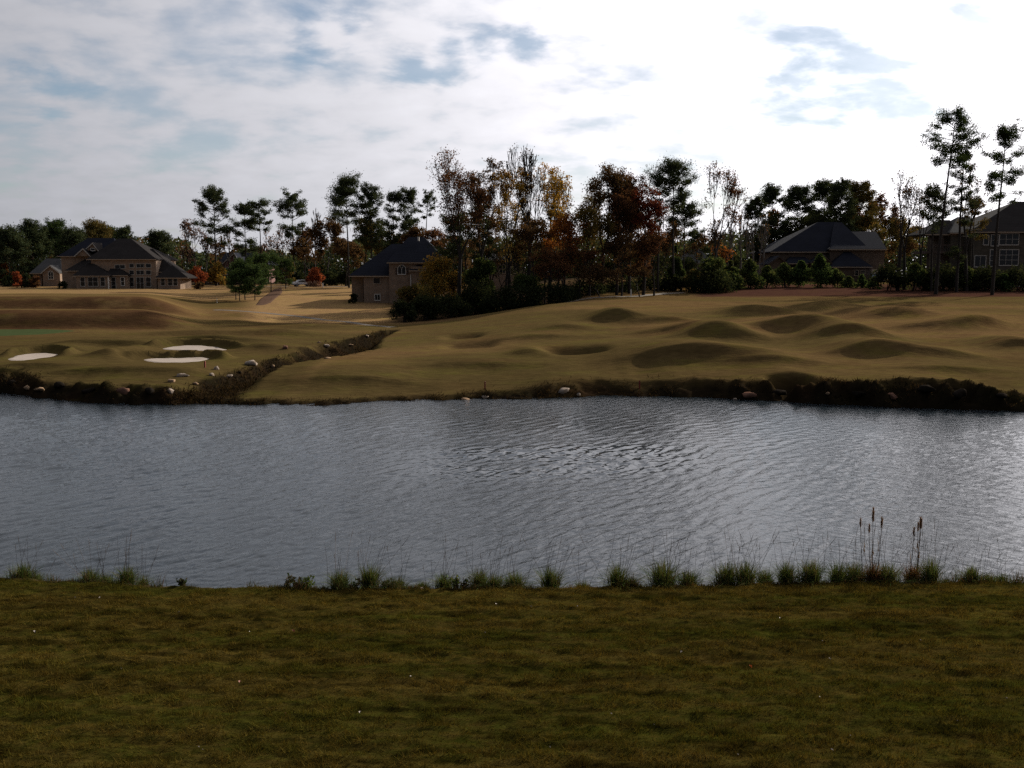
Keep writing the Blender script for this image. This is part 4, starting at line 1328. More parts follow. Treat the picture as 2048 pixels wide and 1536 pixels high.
def plant(name, label, cat, group, pos, S, C, ls, pal, rng, leafm='leaf', bark='bark', crown='crown', sides=4, rz=0.0, mixpal=None, thin=0.0):
    r = empty(name, pos, label, cat, group, rz)
    p0 = np.array([s[0] for s in S]); p1 = np.array([s[1] for s in S]); a = np.array([s[2] for s in S]); b_ = np.array([s[3] for s in S])
    a, b_ = np.maximum(a, thin), np.maximum(b_, thin)
    thick = a > .06
    vs, fs, k = [], [], 0
    for msk, n in ((thick, 6), (~thick, 3)):
        if msk.any():
            V, Fc = prisms(p0[msk], p1[msk], a[msk], b_[msk], n)
            vs.append(V); fs.append(Fc + k); k += len(V)
    mk('trunk', np.concatenate(vs), np.concatenate(fs), M[bark], r)
    if len(C):
        V, Fc = tris_at(C, ls * rng.uniform(.7, 1.35, len(C)), rng, aspect=.75 if leafm == 'leaf' else .5)
        tc_ = tints(pal, len(C), rng)
        if mixpal:
            p2, lo, hi = mixpal
            zc = C[:, 2] / max(C[:, 2].max(), .1)
            pick = rng.random(len(C)) < sstep(lo, hi, zc + .15 * (vnoise(C[:, 0] * .5, C[:, 2] * .5, 3) - .5))
            tc_[pick] = tints(p2, pick.sum(), rng)
        mk(crown, V, Fc, M[leafm], r, tint=np.repeat(tc_, 3, 0))
    return r


def tree(kind, px, top, wpx, D, pal, label, cs=None, seed=None, name=None, group=None, **kw):
    """px, top, wpx: where the photograph shows the top of the crown and how wide it is; D metres away"""
    seed = seed if seed is not None else int(px * 7 + top * 13)
    rng = np.random.default_rng(seed)
    q = at(px, top, D)
    gz = float(T(q[0], D))
    lean = kw.pop('lean', 0.0)
    h = q[2] - gz
    w = wpx * D / F
    pos = np.array([q[0] - lean * h, D, gz - .05])
    csf = None if cs is None else max(.08, min(.9, (at(px, cs, D)[2] - gz) / h))
    px1 = D / F * 2.0                                # one pixel of the render
    thin = kw.pop('thin', .14) * px1
    mixpal = kw.pop('mixpal', None); bark = kw.pop('bark', 'bark')
    if kind == 'pine':
        S, C, ls = grow_pine(rng, h, w, csf or .55, px1 * .78, lean=lean, **kw)
        return plant(name or 'pine_tree', label, 'pine tree', group, pos, S, C, ls, pal, rng, 'needle', bark, mixpal=mixpal, thin=thin)
    if kind == 'broad':
        S, C, ls = grow_broad(rng, h, w, (csf or .3) * .72, px1 * .90, lean=lean, **kw)
        thin *= 1.35
        return plant(name or 'autumn_tree', label, 'tree', group, pos, S, C, ls, pal, rng, 'leaf', bark, mixpal=mixpal, thin=thin)
    if kind == 'bush':
        S, C, ls = grow_bush(rng, h, w, px1 * 1.15, **kw)
        return plant(name or 'shrub', label, 'shrub', group, pos, S, C, ls, pal, rng, 'leaf', bark, crown='foliage', mixpal=mixpal)


GL = 'dark pines behind the wide brick house'
for i, (px, top, wd, pal, lb) in enumerate([
    (14, 470, 62, 'pine', 'dark pine at the far left end of the tree line'),
    (62, 458, 62, 'pine', 'broad dark pine second from the left behind the small gabled house'),
    (108, 453, 56, 'pine_light', 'tallest green pine rising behind the small gabled house'),
    (145, 472, 60, 'pine', 'low dark pine between the tallest green pine and the wide brick house'),
    (188, 459, 66, 'olive', 'olive crowned tree rising just behind the left roof of the wide brick house'),
    (218, 464, 50, 'pine_light', 'green pine top just over the ridge of the wide brick house'),
    (250, 463, 44, 'pine', 'small dark pine top over the right end of the wide brick house ridge'),
    (316, 473, 46, 'pine', 'lone round pine standing right of the wide brick house roof')]):
    tree('pine', px, top, wd, 262 + (i % 3) * 9, pal, lb, cs=565 if i < 7 else 530, group=GL, puffs=2.0, irregular=.15, dens=1.3)
for i, (px, top, wd, D, pal, lb, kw) in enumerate([
    (32, 541, 22, 232, 'scarlet', 'narrow scarlet shrub by the small gabled house', dict(n=420)),
    (52, 548, 30, 234, 'dark', 'dark round shrub right of the narrow scarlet one', dict(n=420)),
    (70, 553, 26, 233, 'rust', 'rusty low shrub before the small gabled house', dict(n=380)),
    (18, 552, 40, 240, 'dark', 'dark low shrub at the left edge below the pines', dict(n=420)),
    (4, 522, 30, 262, 'orange', 'orange leaved tree at the left picture edge under the dark pines', dict(n=420)),
    (125, 563, 22, 217, 'dark', 'dark clipped shrub at the left corner of the wide brick house', dict(n=420)),
    (398, 564, 22, 219, 'brown', 'brown shrub at the right corner of the wide brick house', dict(n=380)),
    (391, 536, 44, 236, 'scarlet', 'scarlet spreading maple right of the wide brick house', dict(n=900)),
    (430, 519, 40, 244, 'gold', 'golden small tree between the scarlet maple and the red brick house', dict(n=900)),
    (628, 536, 40, 226, 'scarlet', 'round orange red tree alone at the end of the valley lawn', dict(n=900)),
    (630, 564, 32, 221, 'pink', 'pinkish shrub under the round orange red tree', dict(n=420)),
    (574, 522, 46, 236, 'olive', 'brownish green tree beside the pine straw bed', dict(n=800)),
    (596, 545, 40, 240, 'dark', 'dark shrub behind the small white car', dict(n=420)),
    (660, 545, 50, 236, 'dark', 'dark shrub right of the round orange red tree', dict(n=500)),
    (692, 540, 40, 232, 'dark', 'dark shrub at the left corner of the steep roofed house', dict(n=420)),
    (706, 588, 22, 158, 'dark', 'small black shrub against the steep roofed house wall', dict(n=300)),
]):
    tree('bush', px, top, wd, D, pal, lb, group='shrubs and small trees round the houses', **kw)
for px, top, wd, D, cs, lb, kw in [
    (427, 388, 58, 250, 498, 'tallest pine above the gap right of the wide brick house', dict(puffs=1.15)),
    (489, 414, 50, 252, 520, 'bushy pine above the red brick house', dict(puffs=1.2)),
    (519, 409, 44, 250, 465, 'slim pine just right of the bushy one above the red brick house', dict(puffs=.75)),
    (585, 398, 52, 246, 480, 'pine with a round head standing over the pine straw bed', dict(puffs=1.0)),
    (694, 369, 76, 215, 450, 'tall spreading pine left of the steep roofed house', dict(puffs=1.1)),
    (741, 382, 50, 214, 500, 'leafy tall pine directly behind the left roof slope of the steep roofed house', dict(puffs=1.5)),
    (785, 392, 44, 220, 505, 'dark pine over the left part of the steep roof', dict(puffs=1.4)),
    (817, 388, 46, 222, 500, 'dark pine over the middle of the steep roof', dict(puffs=1.2)),
    (854, 391, 32, 210, 440, 'thin leaning pine right of the steep roof', dict(puffs=.6, lean=.04)),
]:
    tree('pine', px, top, wd * 1.2, D, 'pine', lb, cs=cs, group='tall pines over the valley', dens=1.3, **kw)
for px, top, wd, D, cs, pal, lb, kw in [
    (386, 441, 50, 255, 525, 'rust', 'sparse reddish tree left of the tallest valley pine', dict(leaves=3)),
    (366, 490, 36, 256, 530, 'pink', 'small pale sparse tree beside the lone round pine', dict(leaves=3)),
    (408, 466, 30, 258, 530, 'rust', 'thin reddish sapling under the tallest valley pine', dict(leaves=3)),
    (459, 448, 26, 258, 510, 'brown', 'thin nearly leafless tree left of the bushy pine', dict(leaves=2)),
    (446, 480, 44, 256, 520, 'brown', 'low brown tree behind the red brick house', dict(leaves=6)),
    (534, 462, 34, 256, 525, 'pink', 'pale sparse tree right of the red brick house', dict(leaves=3)),
    (562, 456, 36, 254, 520, 'rust', 'pinkish sparse tree left of the round headed pine', dict(leaves=3)),
    (628, 415, 28, 252, 500, 'brown', 'thin bare topped tree right of the round headed pine', dict(leaves=2, bare_top=.4)),
    (606, 450, 40, 250, 520, 'rust', 'reddish brown tree just behind the round headed pine', dict(leaves=6)),
    (655, 438, 58, 240, 525, 'brown', 'dense dark brown tree over the round orange red one', dict(leaves=13)),
    (620, 480, 60, 246, 535, 'brown', 'dusky brown tree at the end of the valley lawn', dict(leaves=11)),
    (725, 440, 60, 225, 520, 'olive', 'olive brown tree under the tall spreading pine', dict(leaves=12)),
    (690, 478, 56, 230, 530, 'brown', 'dark brown tree between the dense brown tree and the steep roofed house', dict(leaves=12)),
    (760, 462, 56, 226, 520, 'olive', 'olive tree behind the left corner of the steep roof', dict(leaves=11)),
    (842, 452, 56, 205, 520, 'brown', 'brown tree just over the right end of the steep roof', dict(leaves=10)),
    (880, 458, 50, 200, 520, 'rust', 'rusty tree between the steep roof and the woods', dict(leaves=10)),
    (800, 470, 60, 225, 520, 'dark', 'dark leafy tree behind the middle of the steep roof', dict(leaves=10)),
]:
    kw['leaves'] *= 1.5 if kw['leaves'] > 4 else 1.2
    tree('broad', px, top, wd * 1.12, D, pal, lb, cs=cs, group='autumn trees behind the valley houses', levels=5, **kw)
YP = 'young pines in front of the red brick house'
for i, (px, top, wd, D, lb) in enumerate([
    (470, 540, 44, 172, 'young pine at the left of the small clump beside the straw bed'),
    (488, 531, 50, 170, 'tallest front young pine in the small clump'),
    (508, 543, 44, 168, 'young pine at the front right foot of the small clump'),
    (516, 520, 50, 184, 'bushy young pine behind the middle of the small clump'),
    (540, 515, 44, 192, 'farthest young pine at the right of the small clump'),
    (478, 552, 40, 167, 'lowest young pine at the front of the small clump'),
    (570, 524, 34, 205, 'lone young pine farther back along the pine straw bed')]):
    tree('pine', px, top, wd, D, 'young', lb, cs=586 if i not in (3, 4, 6) else 568, group=YP, name='young_pine', puffs=1.2, dens=1.05, irregular=.2)

# the wood in the middle
W_ = 'trees of the wood in the middle'
for px, top, wd, D, cs, pal, lb, kw in [
    (915, 303, 104, 142, 470, 'rust', 'tall airy rust leaved tree at the left end of the woods', dict(leaves=6, levels=6, spread=24)),
    (968, 318, 62, 146, 470, 'brown', 'leaning brown leaved tree right of the airy rust one', dict(leaves=9, spread=26, lean=.03)),
    (1018, 338, 74, 144, 480, 'yellow', 'yellow leaved forked tree in the middle of the woods', dict(leaves=9, spread=24)),
    (1056, 285, 84, 143, 470, 'brown', 'tallest bare multi stemmed tree of the woods', dict(leaves=.7, levels=6, spread=23, up=.7, thin=.16)),
    (1100, 328, 72, 147, 450, 'yellow', 'thin yellow tree right of the tallest bare one', dict(leaves=5)),
    (1128, 430, 84, 139, 520, 'orange', 'bright orange tree low in the middle of the woods', dict(leaves=12)),
    (1205, 331, 108, 145, 470, 'olive', 'broad dark olive tree with a domed top in the woods', dict(leaves=12, levels=6, mixpal=('brown', .3, .9))),
    (1236, 372, 84, 141, 480, 'rust', 'dense rust brown tree under the domed olive one', dict(leaves=14, levels=6)),
    (1262, 345, 60, 144, 470, 'rust', 'rusty tree with a narrow top right of the domed one', dict(leaves=11)),
    (1290, 372, 62, 140, 470, 'red', 'dark red tree right of the narrow rusty one', dict(leaves=12)),
    (1180, 420, 80, 138, 510, 'olive', 'lower olive tree left of the rust brown mass', dict(leaves=11)),
    (1070, 440, 80, 138, 520, 'brown', 'brown understory tree beneath the tallest bare one', dict(leaves=12)),
    (1010, 440, 50, 141, 520, 'olive', 'small olive tree in front of the hidden brown house', dict(leaves=7)),
    (1160, 490, 80, 136, 550, 'rust', 'low rusty tree at the front of the woods', dict(leaves=13)),
    (1245, 470, 90, 137, 540, 'brown', 'low brown tree under the rust brown mass', dict(leaves=13)),
    (1310, 470, 70, 139, 540, 'rust', 'low rust tree left of the pole straight pine', dict(leaves=12)),
    (1090, 500, 90, 134, 560, 'rust', 'dark rust tree low before the hidden brown house', dict(leaves=13)),
    (1200, 530, 90, 134, 575, 'brown', 'lowest brown tree at the front edge of the woods', dict(leaves=13)),
    (1280, 530, 80, 137, 575, 'brown', 'brown thicket tree left of the cart path post', dict(leaves=13)),
    (1436, 328, 84, 152, 500, 'rust', 'graceful sparse reddish tree standing alone over the saplings', dict(leaves=3, levels=6, spread=22, up=.8)),
    (1445, 492, 36, 156, 540, 'orange', 'small orange tree under the graceful sparse one', dict(leaves=6)),
    (1400, 470, 60, 180, 520, 'brown', 'pale brown tree behind the pole straight pine', dict(leaves=5)),
]:
    kw.setdefault('levels', 5)
    tree('broad', px, top, wd, D, pal, lb, cs=cs, group=W_, **kw)
for px, top, wd, D, pal, lv, lb in [
    (930, 400, 90, 158, 'brown', 8, 'brown tree filling in behind the airy rust one'),
    (985, 430, 70, 160, 'brown', 9, 'brown tree standing behind the yellow forked one'),
    (1040, 395, 84, 158, 'gold', 8, 'golden brown tree behind the tallest bare one'),
    (1085, 405, 80, 160, 'olive', 8, 'olive brown tree behind the thin yellow one'),
    (1125, 470, 90, 156, 'brown', 12, 'brown tree close behind the bright orange one'),
    (1165, 395, 76, 160, 'olive', 9, 'olive tree left of the domed one and behind it'),
    (1225, 420, 96, 158, 'brown', 12, 'dark brown tree behind the dense rust brown one'),
    (1275, 430, 90, 156, 'rust', 12, 'rusty tree low behind the dark red one'),
    (1322, 425, 60, 162, 'brown', 7, 'thin brown tree between the dark red one and the pole straight pine'),
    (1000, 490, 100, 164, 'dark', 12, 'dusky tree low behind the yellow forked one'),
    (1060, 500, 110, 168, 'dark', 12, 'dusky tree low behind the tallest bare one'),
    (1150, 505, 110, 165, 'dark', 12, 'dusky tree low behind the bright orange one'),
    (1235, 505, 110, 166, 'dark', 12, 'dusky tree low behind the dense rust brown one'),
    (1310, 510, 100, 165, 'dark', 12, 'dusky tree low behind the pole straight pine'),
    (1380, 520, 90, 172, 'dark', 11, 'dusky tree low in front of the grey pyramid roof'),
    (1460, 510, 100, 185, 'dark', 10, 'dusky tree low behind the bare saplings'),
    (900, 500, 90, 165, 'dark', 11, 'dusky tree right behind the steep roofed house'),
    (1345, 455, 84, 176, 'brown', 9, 'brown tree behind the trunk of the pole straight pine'),
    (1425, 440, 70, 186, 'brown', 6, 'thin brown tree behind the graceful sparse one'),
    (1110, 355, 70, 164, 'brown', 6, 'thin brown tree behind the thin yellow one'),
    (1255, 385, 80, 162, 'rust', 9, 'rust tree behind the narrow rusty one'),
    (1520, 470, 80, 200, 'dark', 11, 'dusky tree left of the dark brick house and behind it'),
    (950, 480, 80, 172, 'brown', 11, 'brown tree left of the hidden brown house and behind it'),
]:
    tree('broad', px, top, wd, D, pal, lb, cs=560, group=W_, leaves=lv * .72, levels=5, spread=28)
for px, top, wd, D, cs, lb, kw in [
    (962, 420, 66, 150, 530, 'ragged pine low between the airy rust and the yellow tree', dict(puffs=.9)),
    (905, 440, 70, 152, 540, 'ragged pine behind the trunk of the airy rust tree', dict(puffs=.8)),
    (1348, 337, 92, 150, 420, 'pole straight pine with a broad round head at the right of the woods', dict(puffs=1.15, lean=-.01)),
    (1370, 415, 70, 168, 480, 'lower ragged pine behind the pole straight one', dict(puffs=.9)),
    (1395, 470, 50, 196, 520, 'small dark pine above the grey pyramid roof', dict(puffs=1.1)),
    (1320, 360, 44, 148, 450, 'thin dark pine left of the pole straight one', dict(puffs=.7)),
]:
    tree('pine', px, top, wd, D, 'pine', lb, cs=cs, group=W_, **kw)
SP = 'bare saplings right of the woods'
for i, (px, top, wd, lb) in enumerate([
    (1470, 440, 30, 'bare sapling nearest the graceful sparse tree'), (1484, 418, 34, 'tallest bare sapling of the row'),
    (1497, 432, 26, 'bare sapling just right of the tallest sapling'), (1509, 450, 24, 'low bare sapling in the middle of the row'),
    (1520, 428, 30, 'bare sapling left of the first dark background pine'), (1531, 446, 26, 'last bare sapling before the dark background pines'),
    (1458, 455, 24, 'short bare sapling behind the graceful sparse tree')]):
    tree('broad', px, top, wd, 178 + 4 * (i % 3), 'brown', lb, cs=505, name='bare_tree', group=SP, leaves=0.4, levels=4, spread=15, up=1.0, bark='pale_bark')
GB = 'dense pines behind the dark brick house'
for i, (px, top, wd, pal, lb, kind) in enumerate([
    (1512, 404, 46, 'pine', 'slim dark pine at the left of the background mass', 'pine'),
    (1546, 386, 58, 'pine', 'dark round topped pine second in the background mass', 'pine'),
    (1596, 384, 64, 'pine', 'broad dark pine left of the slate roof ridge', 'pine'),
    (1650, 378, 66, 'pine', 'dark pine right above the slate roof ridge', 'pine'),
    (1682, 373, 56, 'pine', 'highest pine of the background mass', 'pine'),
    (1722, 376, 64, 'olive', 'olive green tree right of the highest background pine', 'pine'),
    (1762, 390, 62, 'rust', 'rust leaved tree at the right of the background mass', 'broad'),
    (1702, 415, 52, 'orange', 'orange tinged tree over the right end of the slate roof', 'broad'),
    (1740, 430, 60, 'olive', 'olive leaved tree beneath the rust one behind the slate roof', 'broad'),
    (1800, 430, 70, 'olive', 'dark olive tree behind the bare twin stemmed tree', 'broad'),
    (1835, 452, 60, 'olive', 'yellowish olive tree left of the stone house porch', 'broad'),
    (1552, 420, 34, 'rust', 'dull orange tree between the first two background pines', 'broad'),
    (1620, 430, 70, 'dark', 'dark leafy tree filling in behind the slate roof', 'broad'),
    (1570, 450, 60, 'dark', 'dark leafy tree over the left eave of the dark brick house', 'broad'),
    (1795, 480, 70, 'brown', 'brown tree behind the parked white van', 'broad')]):
    D = 222 + (i % 4) * 7
    if kind == 'pine':
        tree('pine', px, top, wd, D, pal, lb, cs=525, group=GB, puffs=2.3, irregular=.15, dens=1.3)
    else:
        tree('broad', px, top, wd, D, pal, lb, cs=510, group=GB, leaves=17, levels=5)
RT = 'tall trees before the stone house'
tree('broad', 1806, 338, 92, 150, 'brown', 'bare twin stemmed tree left of the stone house', cs=440, name='bare_tree', group=RT, leaves=1.2, levels=5, spread=22, up=.7)
tree('broad', 1818, 372, 50, 151, 'brown', 'second slimmer bare trunk beside the twin stemmed tree', cs=470, name='bare_tree', group=RT, leaves=1.0, levels=4, spread=22)
tree('broad', 1846, 388, 44, 160, 'rust', 'thin reddish bare tree left of the tall leaning pine', cs=480, name='bare_tree', group=RT, leaves=2, levels=5, spread=22)
tree('pine', 1908, 239, 98, 142, 'pine_light', 'tallest leaning pine in front of the stone house porch', cs=345, group=RT, lean=.055, puffs=1.0)
tree('pine', 1928, 296, 62, 146, 'pine', 'second pine just right of the tallest leaning one', cs=520, group=RT, puffs=1.3)
tree('pine', 1872, 385, 62, 148, 'pine', 'low broad pine over the stone house porch roof', cs=480, group=RT, puffs=1.1)
tree('broad', 1946, 330, 56, 149, 'brown', 'thin twiggy brown tree entangled with the second pine', cs=470, name='bare_tree', group=RT, leaves=2, levels=5, spread=20)
tree('pine', 1952, 405, 52, 154, 'olive', 'brownish small pine before the stone house roof', cs=480, group=RT, puffs=1.0)
tree('pine', 2012, 267, 90, 140, 'pine_light', 'tall pine alone at the right edge before the stone house windows', cs=410, group=RT, lean=.03, puffs=1.1)

# dark understory in the hollow, on the crest and at the stone house
US = 'dark understory bushes at the foot of the woods'
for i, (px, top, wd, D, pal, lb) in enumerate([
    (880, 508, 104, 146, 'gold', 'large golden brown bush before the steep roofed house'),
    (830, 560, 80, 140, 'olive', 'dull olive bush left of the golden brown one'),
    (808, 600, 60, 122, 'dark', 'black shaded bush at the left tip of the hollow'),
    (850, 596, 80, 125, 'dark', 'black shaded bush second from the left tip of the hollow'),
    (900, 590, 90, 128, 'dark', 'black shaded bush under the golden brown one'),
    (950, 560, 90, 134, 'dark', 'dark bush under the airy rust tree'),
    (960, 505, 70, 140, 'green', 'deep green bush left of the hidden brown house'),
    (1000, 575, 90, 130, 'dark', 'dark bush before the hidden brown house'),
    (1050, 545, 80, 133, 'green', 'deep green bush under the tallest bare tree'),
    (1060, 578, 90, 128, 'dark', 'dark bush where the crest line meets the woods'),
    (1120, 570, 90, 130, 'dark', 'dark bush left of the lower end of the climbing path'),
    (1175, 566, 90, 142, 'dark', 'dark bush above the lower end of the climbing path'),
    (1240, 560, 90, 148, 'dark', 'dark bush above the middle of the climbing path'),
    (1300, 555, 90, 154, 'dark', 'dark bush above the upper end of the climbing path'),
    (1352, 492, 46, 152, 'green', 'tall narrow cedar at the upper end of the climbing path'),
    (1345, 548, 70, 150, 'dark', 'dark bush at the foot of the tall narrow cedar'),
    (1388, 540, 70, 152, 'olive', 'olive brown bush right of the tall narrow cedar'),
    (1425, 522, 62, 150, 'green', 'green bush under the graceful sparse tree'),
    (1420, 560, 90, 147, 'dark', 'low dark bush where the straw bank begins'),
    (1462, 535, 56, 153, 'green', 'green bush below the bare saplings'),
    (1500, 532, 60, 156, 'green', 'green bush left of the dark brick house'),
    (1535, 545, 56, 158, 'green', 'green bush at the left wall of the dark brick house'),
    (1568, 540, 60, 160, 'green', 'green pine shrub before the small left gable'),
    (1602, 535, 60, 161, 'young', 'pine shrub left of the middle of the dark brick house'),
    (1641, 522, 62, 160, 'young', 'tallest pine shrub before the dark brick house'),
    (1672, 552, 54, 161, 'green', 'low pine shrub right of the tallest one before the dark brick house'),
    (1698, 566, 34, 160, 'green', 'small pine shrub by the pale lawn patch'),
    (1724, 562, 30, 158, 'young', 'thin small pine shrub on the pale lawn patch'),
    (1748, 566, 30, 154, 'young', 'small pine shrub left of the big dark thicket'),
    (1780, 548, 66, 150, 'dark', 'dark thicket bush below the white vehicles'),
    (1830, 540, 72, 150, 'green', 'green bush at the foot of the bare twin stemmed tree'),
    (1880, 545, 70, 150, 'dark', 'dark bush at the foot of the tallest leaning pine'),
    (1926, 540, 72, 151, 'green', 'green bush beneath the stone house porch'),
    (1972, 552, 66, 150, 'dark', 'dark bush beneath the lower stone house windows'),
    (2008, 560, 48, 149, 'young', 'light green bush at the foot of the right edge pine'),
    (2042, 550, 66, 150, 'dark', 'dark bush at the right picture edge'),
]):
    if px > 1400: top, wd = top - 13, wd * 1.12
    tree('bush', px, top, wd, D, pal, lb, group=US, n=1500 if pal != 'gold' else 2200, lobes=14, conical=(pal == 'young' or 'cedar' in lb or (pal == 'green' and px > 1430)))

# the far woods that close the horizon
rg = np.random.default_rng(77)
n = 160000
ang = rg.uniform(-1.0, 1.0, n)
dd = rg.uniform(300, 360, n)
x, y = ang * dd, dd
hm = 8.5 + 9 * fbm(ang * 26, ang * 0, 4, 91)
hm = np.where((ang > -.33) & (ang < -.2), hm * .75, hm)
z = T(x, y) + hm * rg.random(n) ** 1.15
V, Fc = tris_at(np.c_[x, y, z], rg.uniform(.45, .95, n), rg, aspect=.7)
zone = vnoise(ang * 40, y * .05, 92)
tcx = np.where((zone > .62)[:, None], tints('brown', n, rg), tints('pine', n, rg))
tag(mk('distant_woods', V, Fc, M['leaf'], tint=np.repeat(tcx, 3, 0)), 'dark distant woods closing the horizon behind the houses', 'woods', kind='stuff')


# ------------------------------------------------------------------ the near water's edge: clumps of tall grass
def grass_clump(px, hpx, wpx, stalks, label, seed, plume=0, dry=False, base=1170, stalkpx=75):
    rng = np.random.default_rng(seed)
    p = on_z(px, base, .5)
    ye = float(edge_y(p[0])) + .28 + rng.uniform(0, .25)
    X = (px - 1024) / F * ye / math.cos(PITCH) * .985
    pos = np.array([X, ye, float(TN(X, ye))])
    s = ye / F * 1.03
    h, w_ = hpx * s * 1.25 * rng.uniform(.85, 1.15), wpx * s * 1.5
    r = empty('grass_clump', pos, label, 'grass clump', 'clumps of tall grass along the near shore')
    n = int(150 + 260 * w_ / .6)
    vs, cs_ = [], []
    az = rng.uniform(0, 6.28, n)
    b0 = np.c_[rng.normal(0, w_ * .09, (n, 2)), np.full(n, -.05)]
    ln = h * rng.uniform(.55, 1.12, n)
    tilt = np.abs(rng.normal(0, .46, n)) * (w_ / max(h, .1)) * .9
    d = np.c_[np.cos(az) * np.sin(tilt), np.sin(az) * np.sin(tilt), np.cos(tilt)]
    dro = np.c_[np.cos(az), np.sin(az), -.35 * np.ones(n)] * (ln * tilt * .55)[:, None]
    side = np.c_[-np.sin(az + rng.normal(0, .6, n)), np.cos(az), np.zeros(n)] * .006
    m1 = b0 + d * (ln * .55)[:, None]
    m2 = b0 + d * (ln * .98)[:, None] + dro
    V = np.stack([b0 - side, b0 + side, m1 + side * .9, m1 - side * .9, m2], 1).reshape(-1, 3)
    k = np.arange(n) * 5
    fs = np.concatenate([np.stack([k, k + 1, k + 2], 1), np.stack([k, k + 2, k + 3], 1), np.stack([k + 3, k + 2, k + 4], 1)])
    pal_ = np.array([[.06, .09, .024], [.04, .065, .018], [.09, .11, .034], [.11, .09, .038]] if not dry else [[.13, .06, .03], [.10, .05, .025], [.06, .06, .02], [.16, .085, .04]])
    cc = pal_[rng.integers(0, 4, n)] * rng.uniform(.6, 1.2, n)[:, None]
    mk('leaf_blades', V, fs, M['blade'], r, tint=np.repeat(cc, 5, 0))
    if stalks:
        p0, p1, a, b_ = [], [], [], []
        heads = []
        for i in range(stalks):
            q = np.r_[rng.normal(0, w_ * .16, 2), -.03]
            L = h * .8 + stalkpx * s * rng.uniform(.45, 1.05)
            dx = np.r_[rng.normal(0, .24, 2) + np.r_[.06, 0], 1.0]
            m_ = q + dx * L * .6
            e = m_ + (dx + np.r_[rng.normal(.03, .08, 2), 0]) * L * .4
            p0 += [q, m_]; p1 += [m_, e]; a += [.0045, .0034]; b_ += [.0034, .002]
            if i % 2 == 0:
                heads.append((e - (e - m_) * .35, e + (e - m_) * .05))
        V, Fc = prisms(p0, p1, a, b_, 3)
        tag(mk('seed_stalks', V, Fc, M['wood'], r), kind='stuff')
        V, Fc = prisms([q[0] for q in heads], [q[1] for q in heads], np.full(len(heads), .0065), np.full(len(heads), .002), 4)
        tag(mk('seed_heads', V, Fc, M['wood'], r), kind='stuff')
    return r, pos, s, rng


def plume(pos, s, x, y, hpx, headpx, rng, parent, fat=1.0):
    H_ = hpx * s; hl = headpx * s
    q0 = np.array([x, y, 0.0]); lean = rng.normal(0, .03, 2)
    q1 = np.array([x + lean[0] * H_, y + lean[1] * H_, H_ - hl])
    V, Fc = prisms([q0], [q1], [.009], [.006], 5)
    st = mk('reed_stalk', V, Fc, M['wood'], parent)
    n = 260
    t_ = rng.random(n)
    rad = .021 * fat * np.sin(np.pi * np.clip(t_ * .9 + .08, 0, 1)) ** .7
    an = rng.uniform(0, 6.28, n)
    c = q1 + np.c_[np.cos(an) * rad * rng.random(n), np.sin(an) * rad * rng.random(n), t_ * hl]
    V, Fc = blades(c, rng.uniform(.04, .08, n), np.full(n, .012), rng, .35)
    cc = np.array([[.15, .085, .05], [.11, .06, .036], [.20, .12, .07]])[rng.integers(0, 3, n)]
    mk('plume', V, Fc, M['blade'], st, tint=np.repeat(cc, 3, 0))
    # narrow stalk leaves
    for k in range(6):
        b = q0 + np.array([[0, 0, rng.uniform(.1, .7) * H_]])
        V, Fc = blades(b, rng.uniform(.15, .3, 1), np.full(1, .022), rng, .5)
        mk('stalk_leaf', V, Fc, M['blade'], st, tint=np.tile([[.11, .07, .035]], (3, 1)))


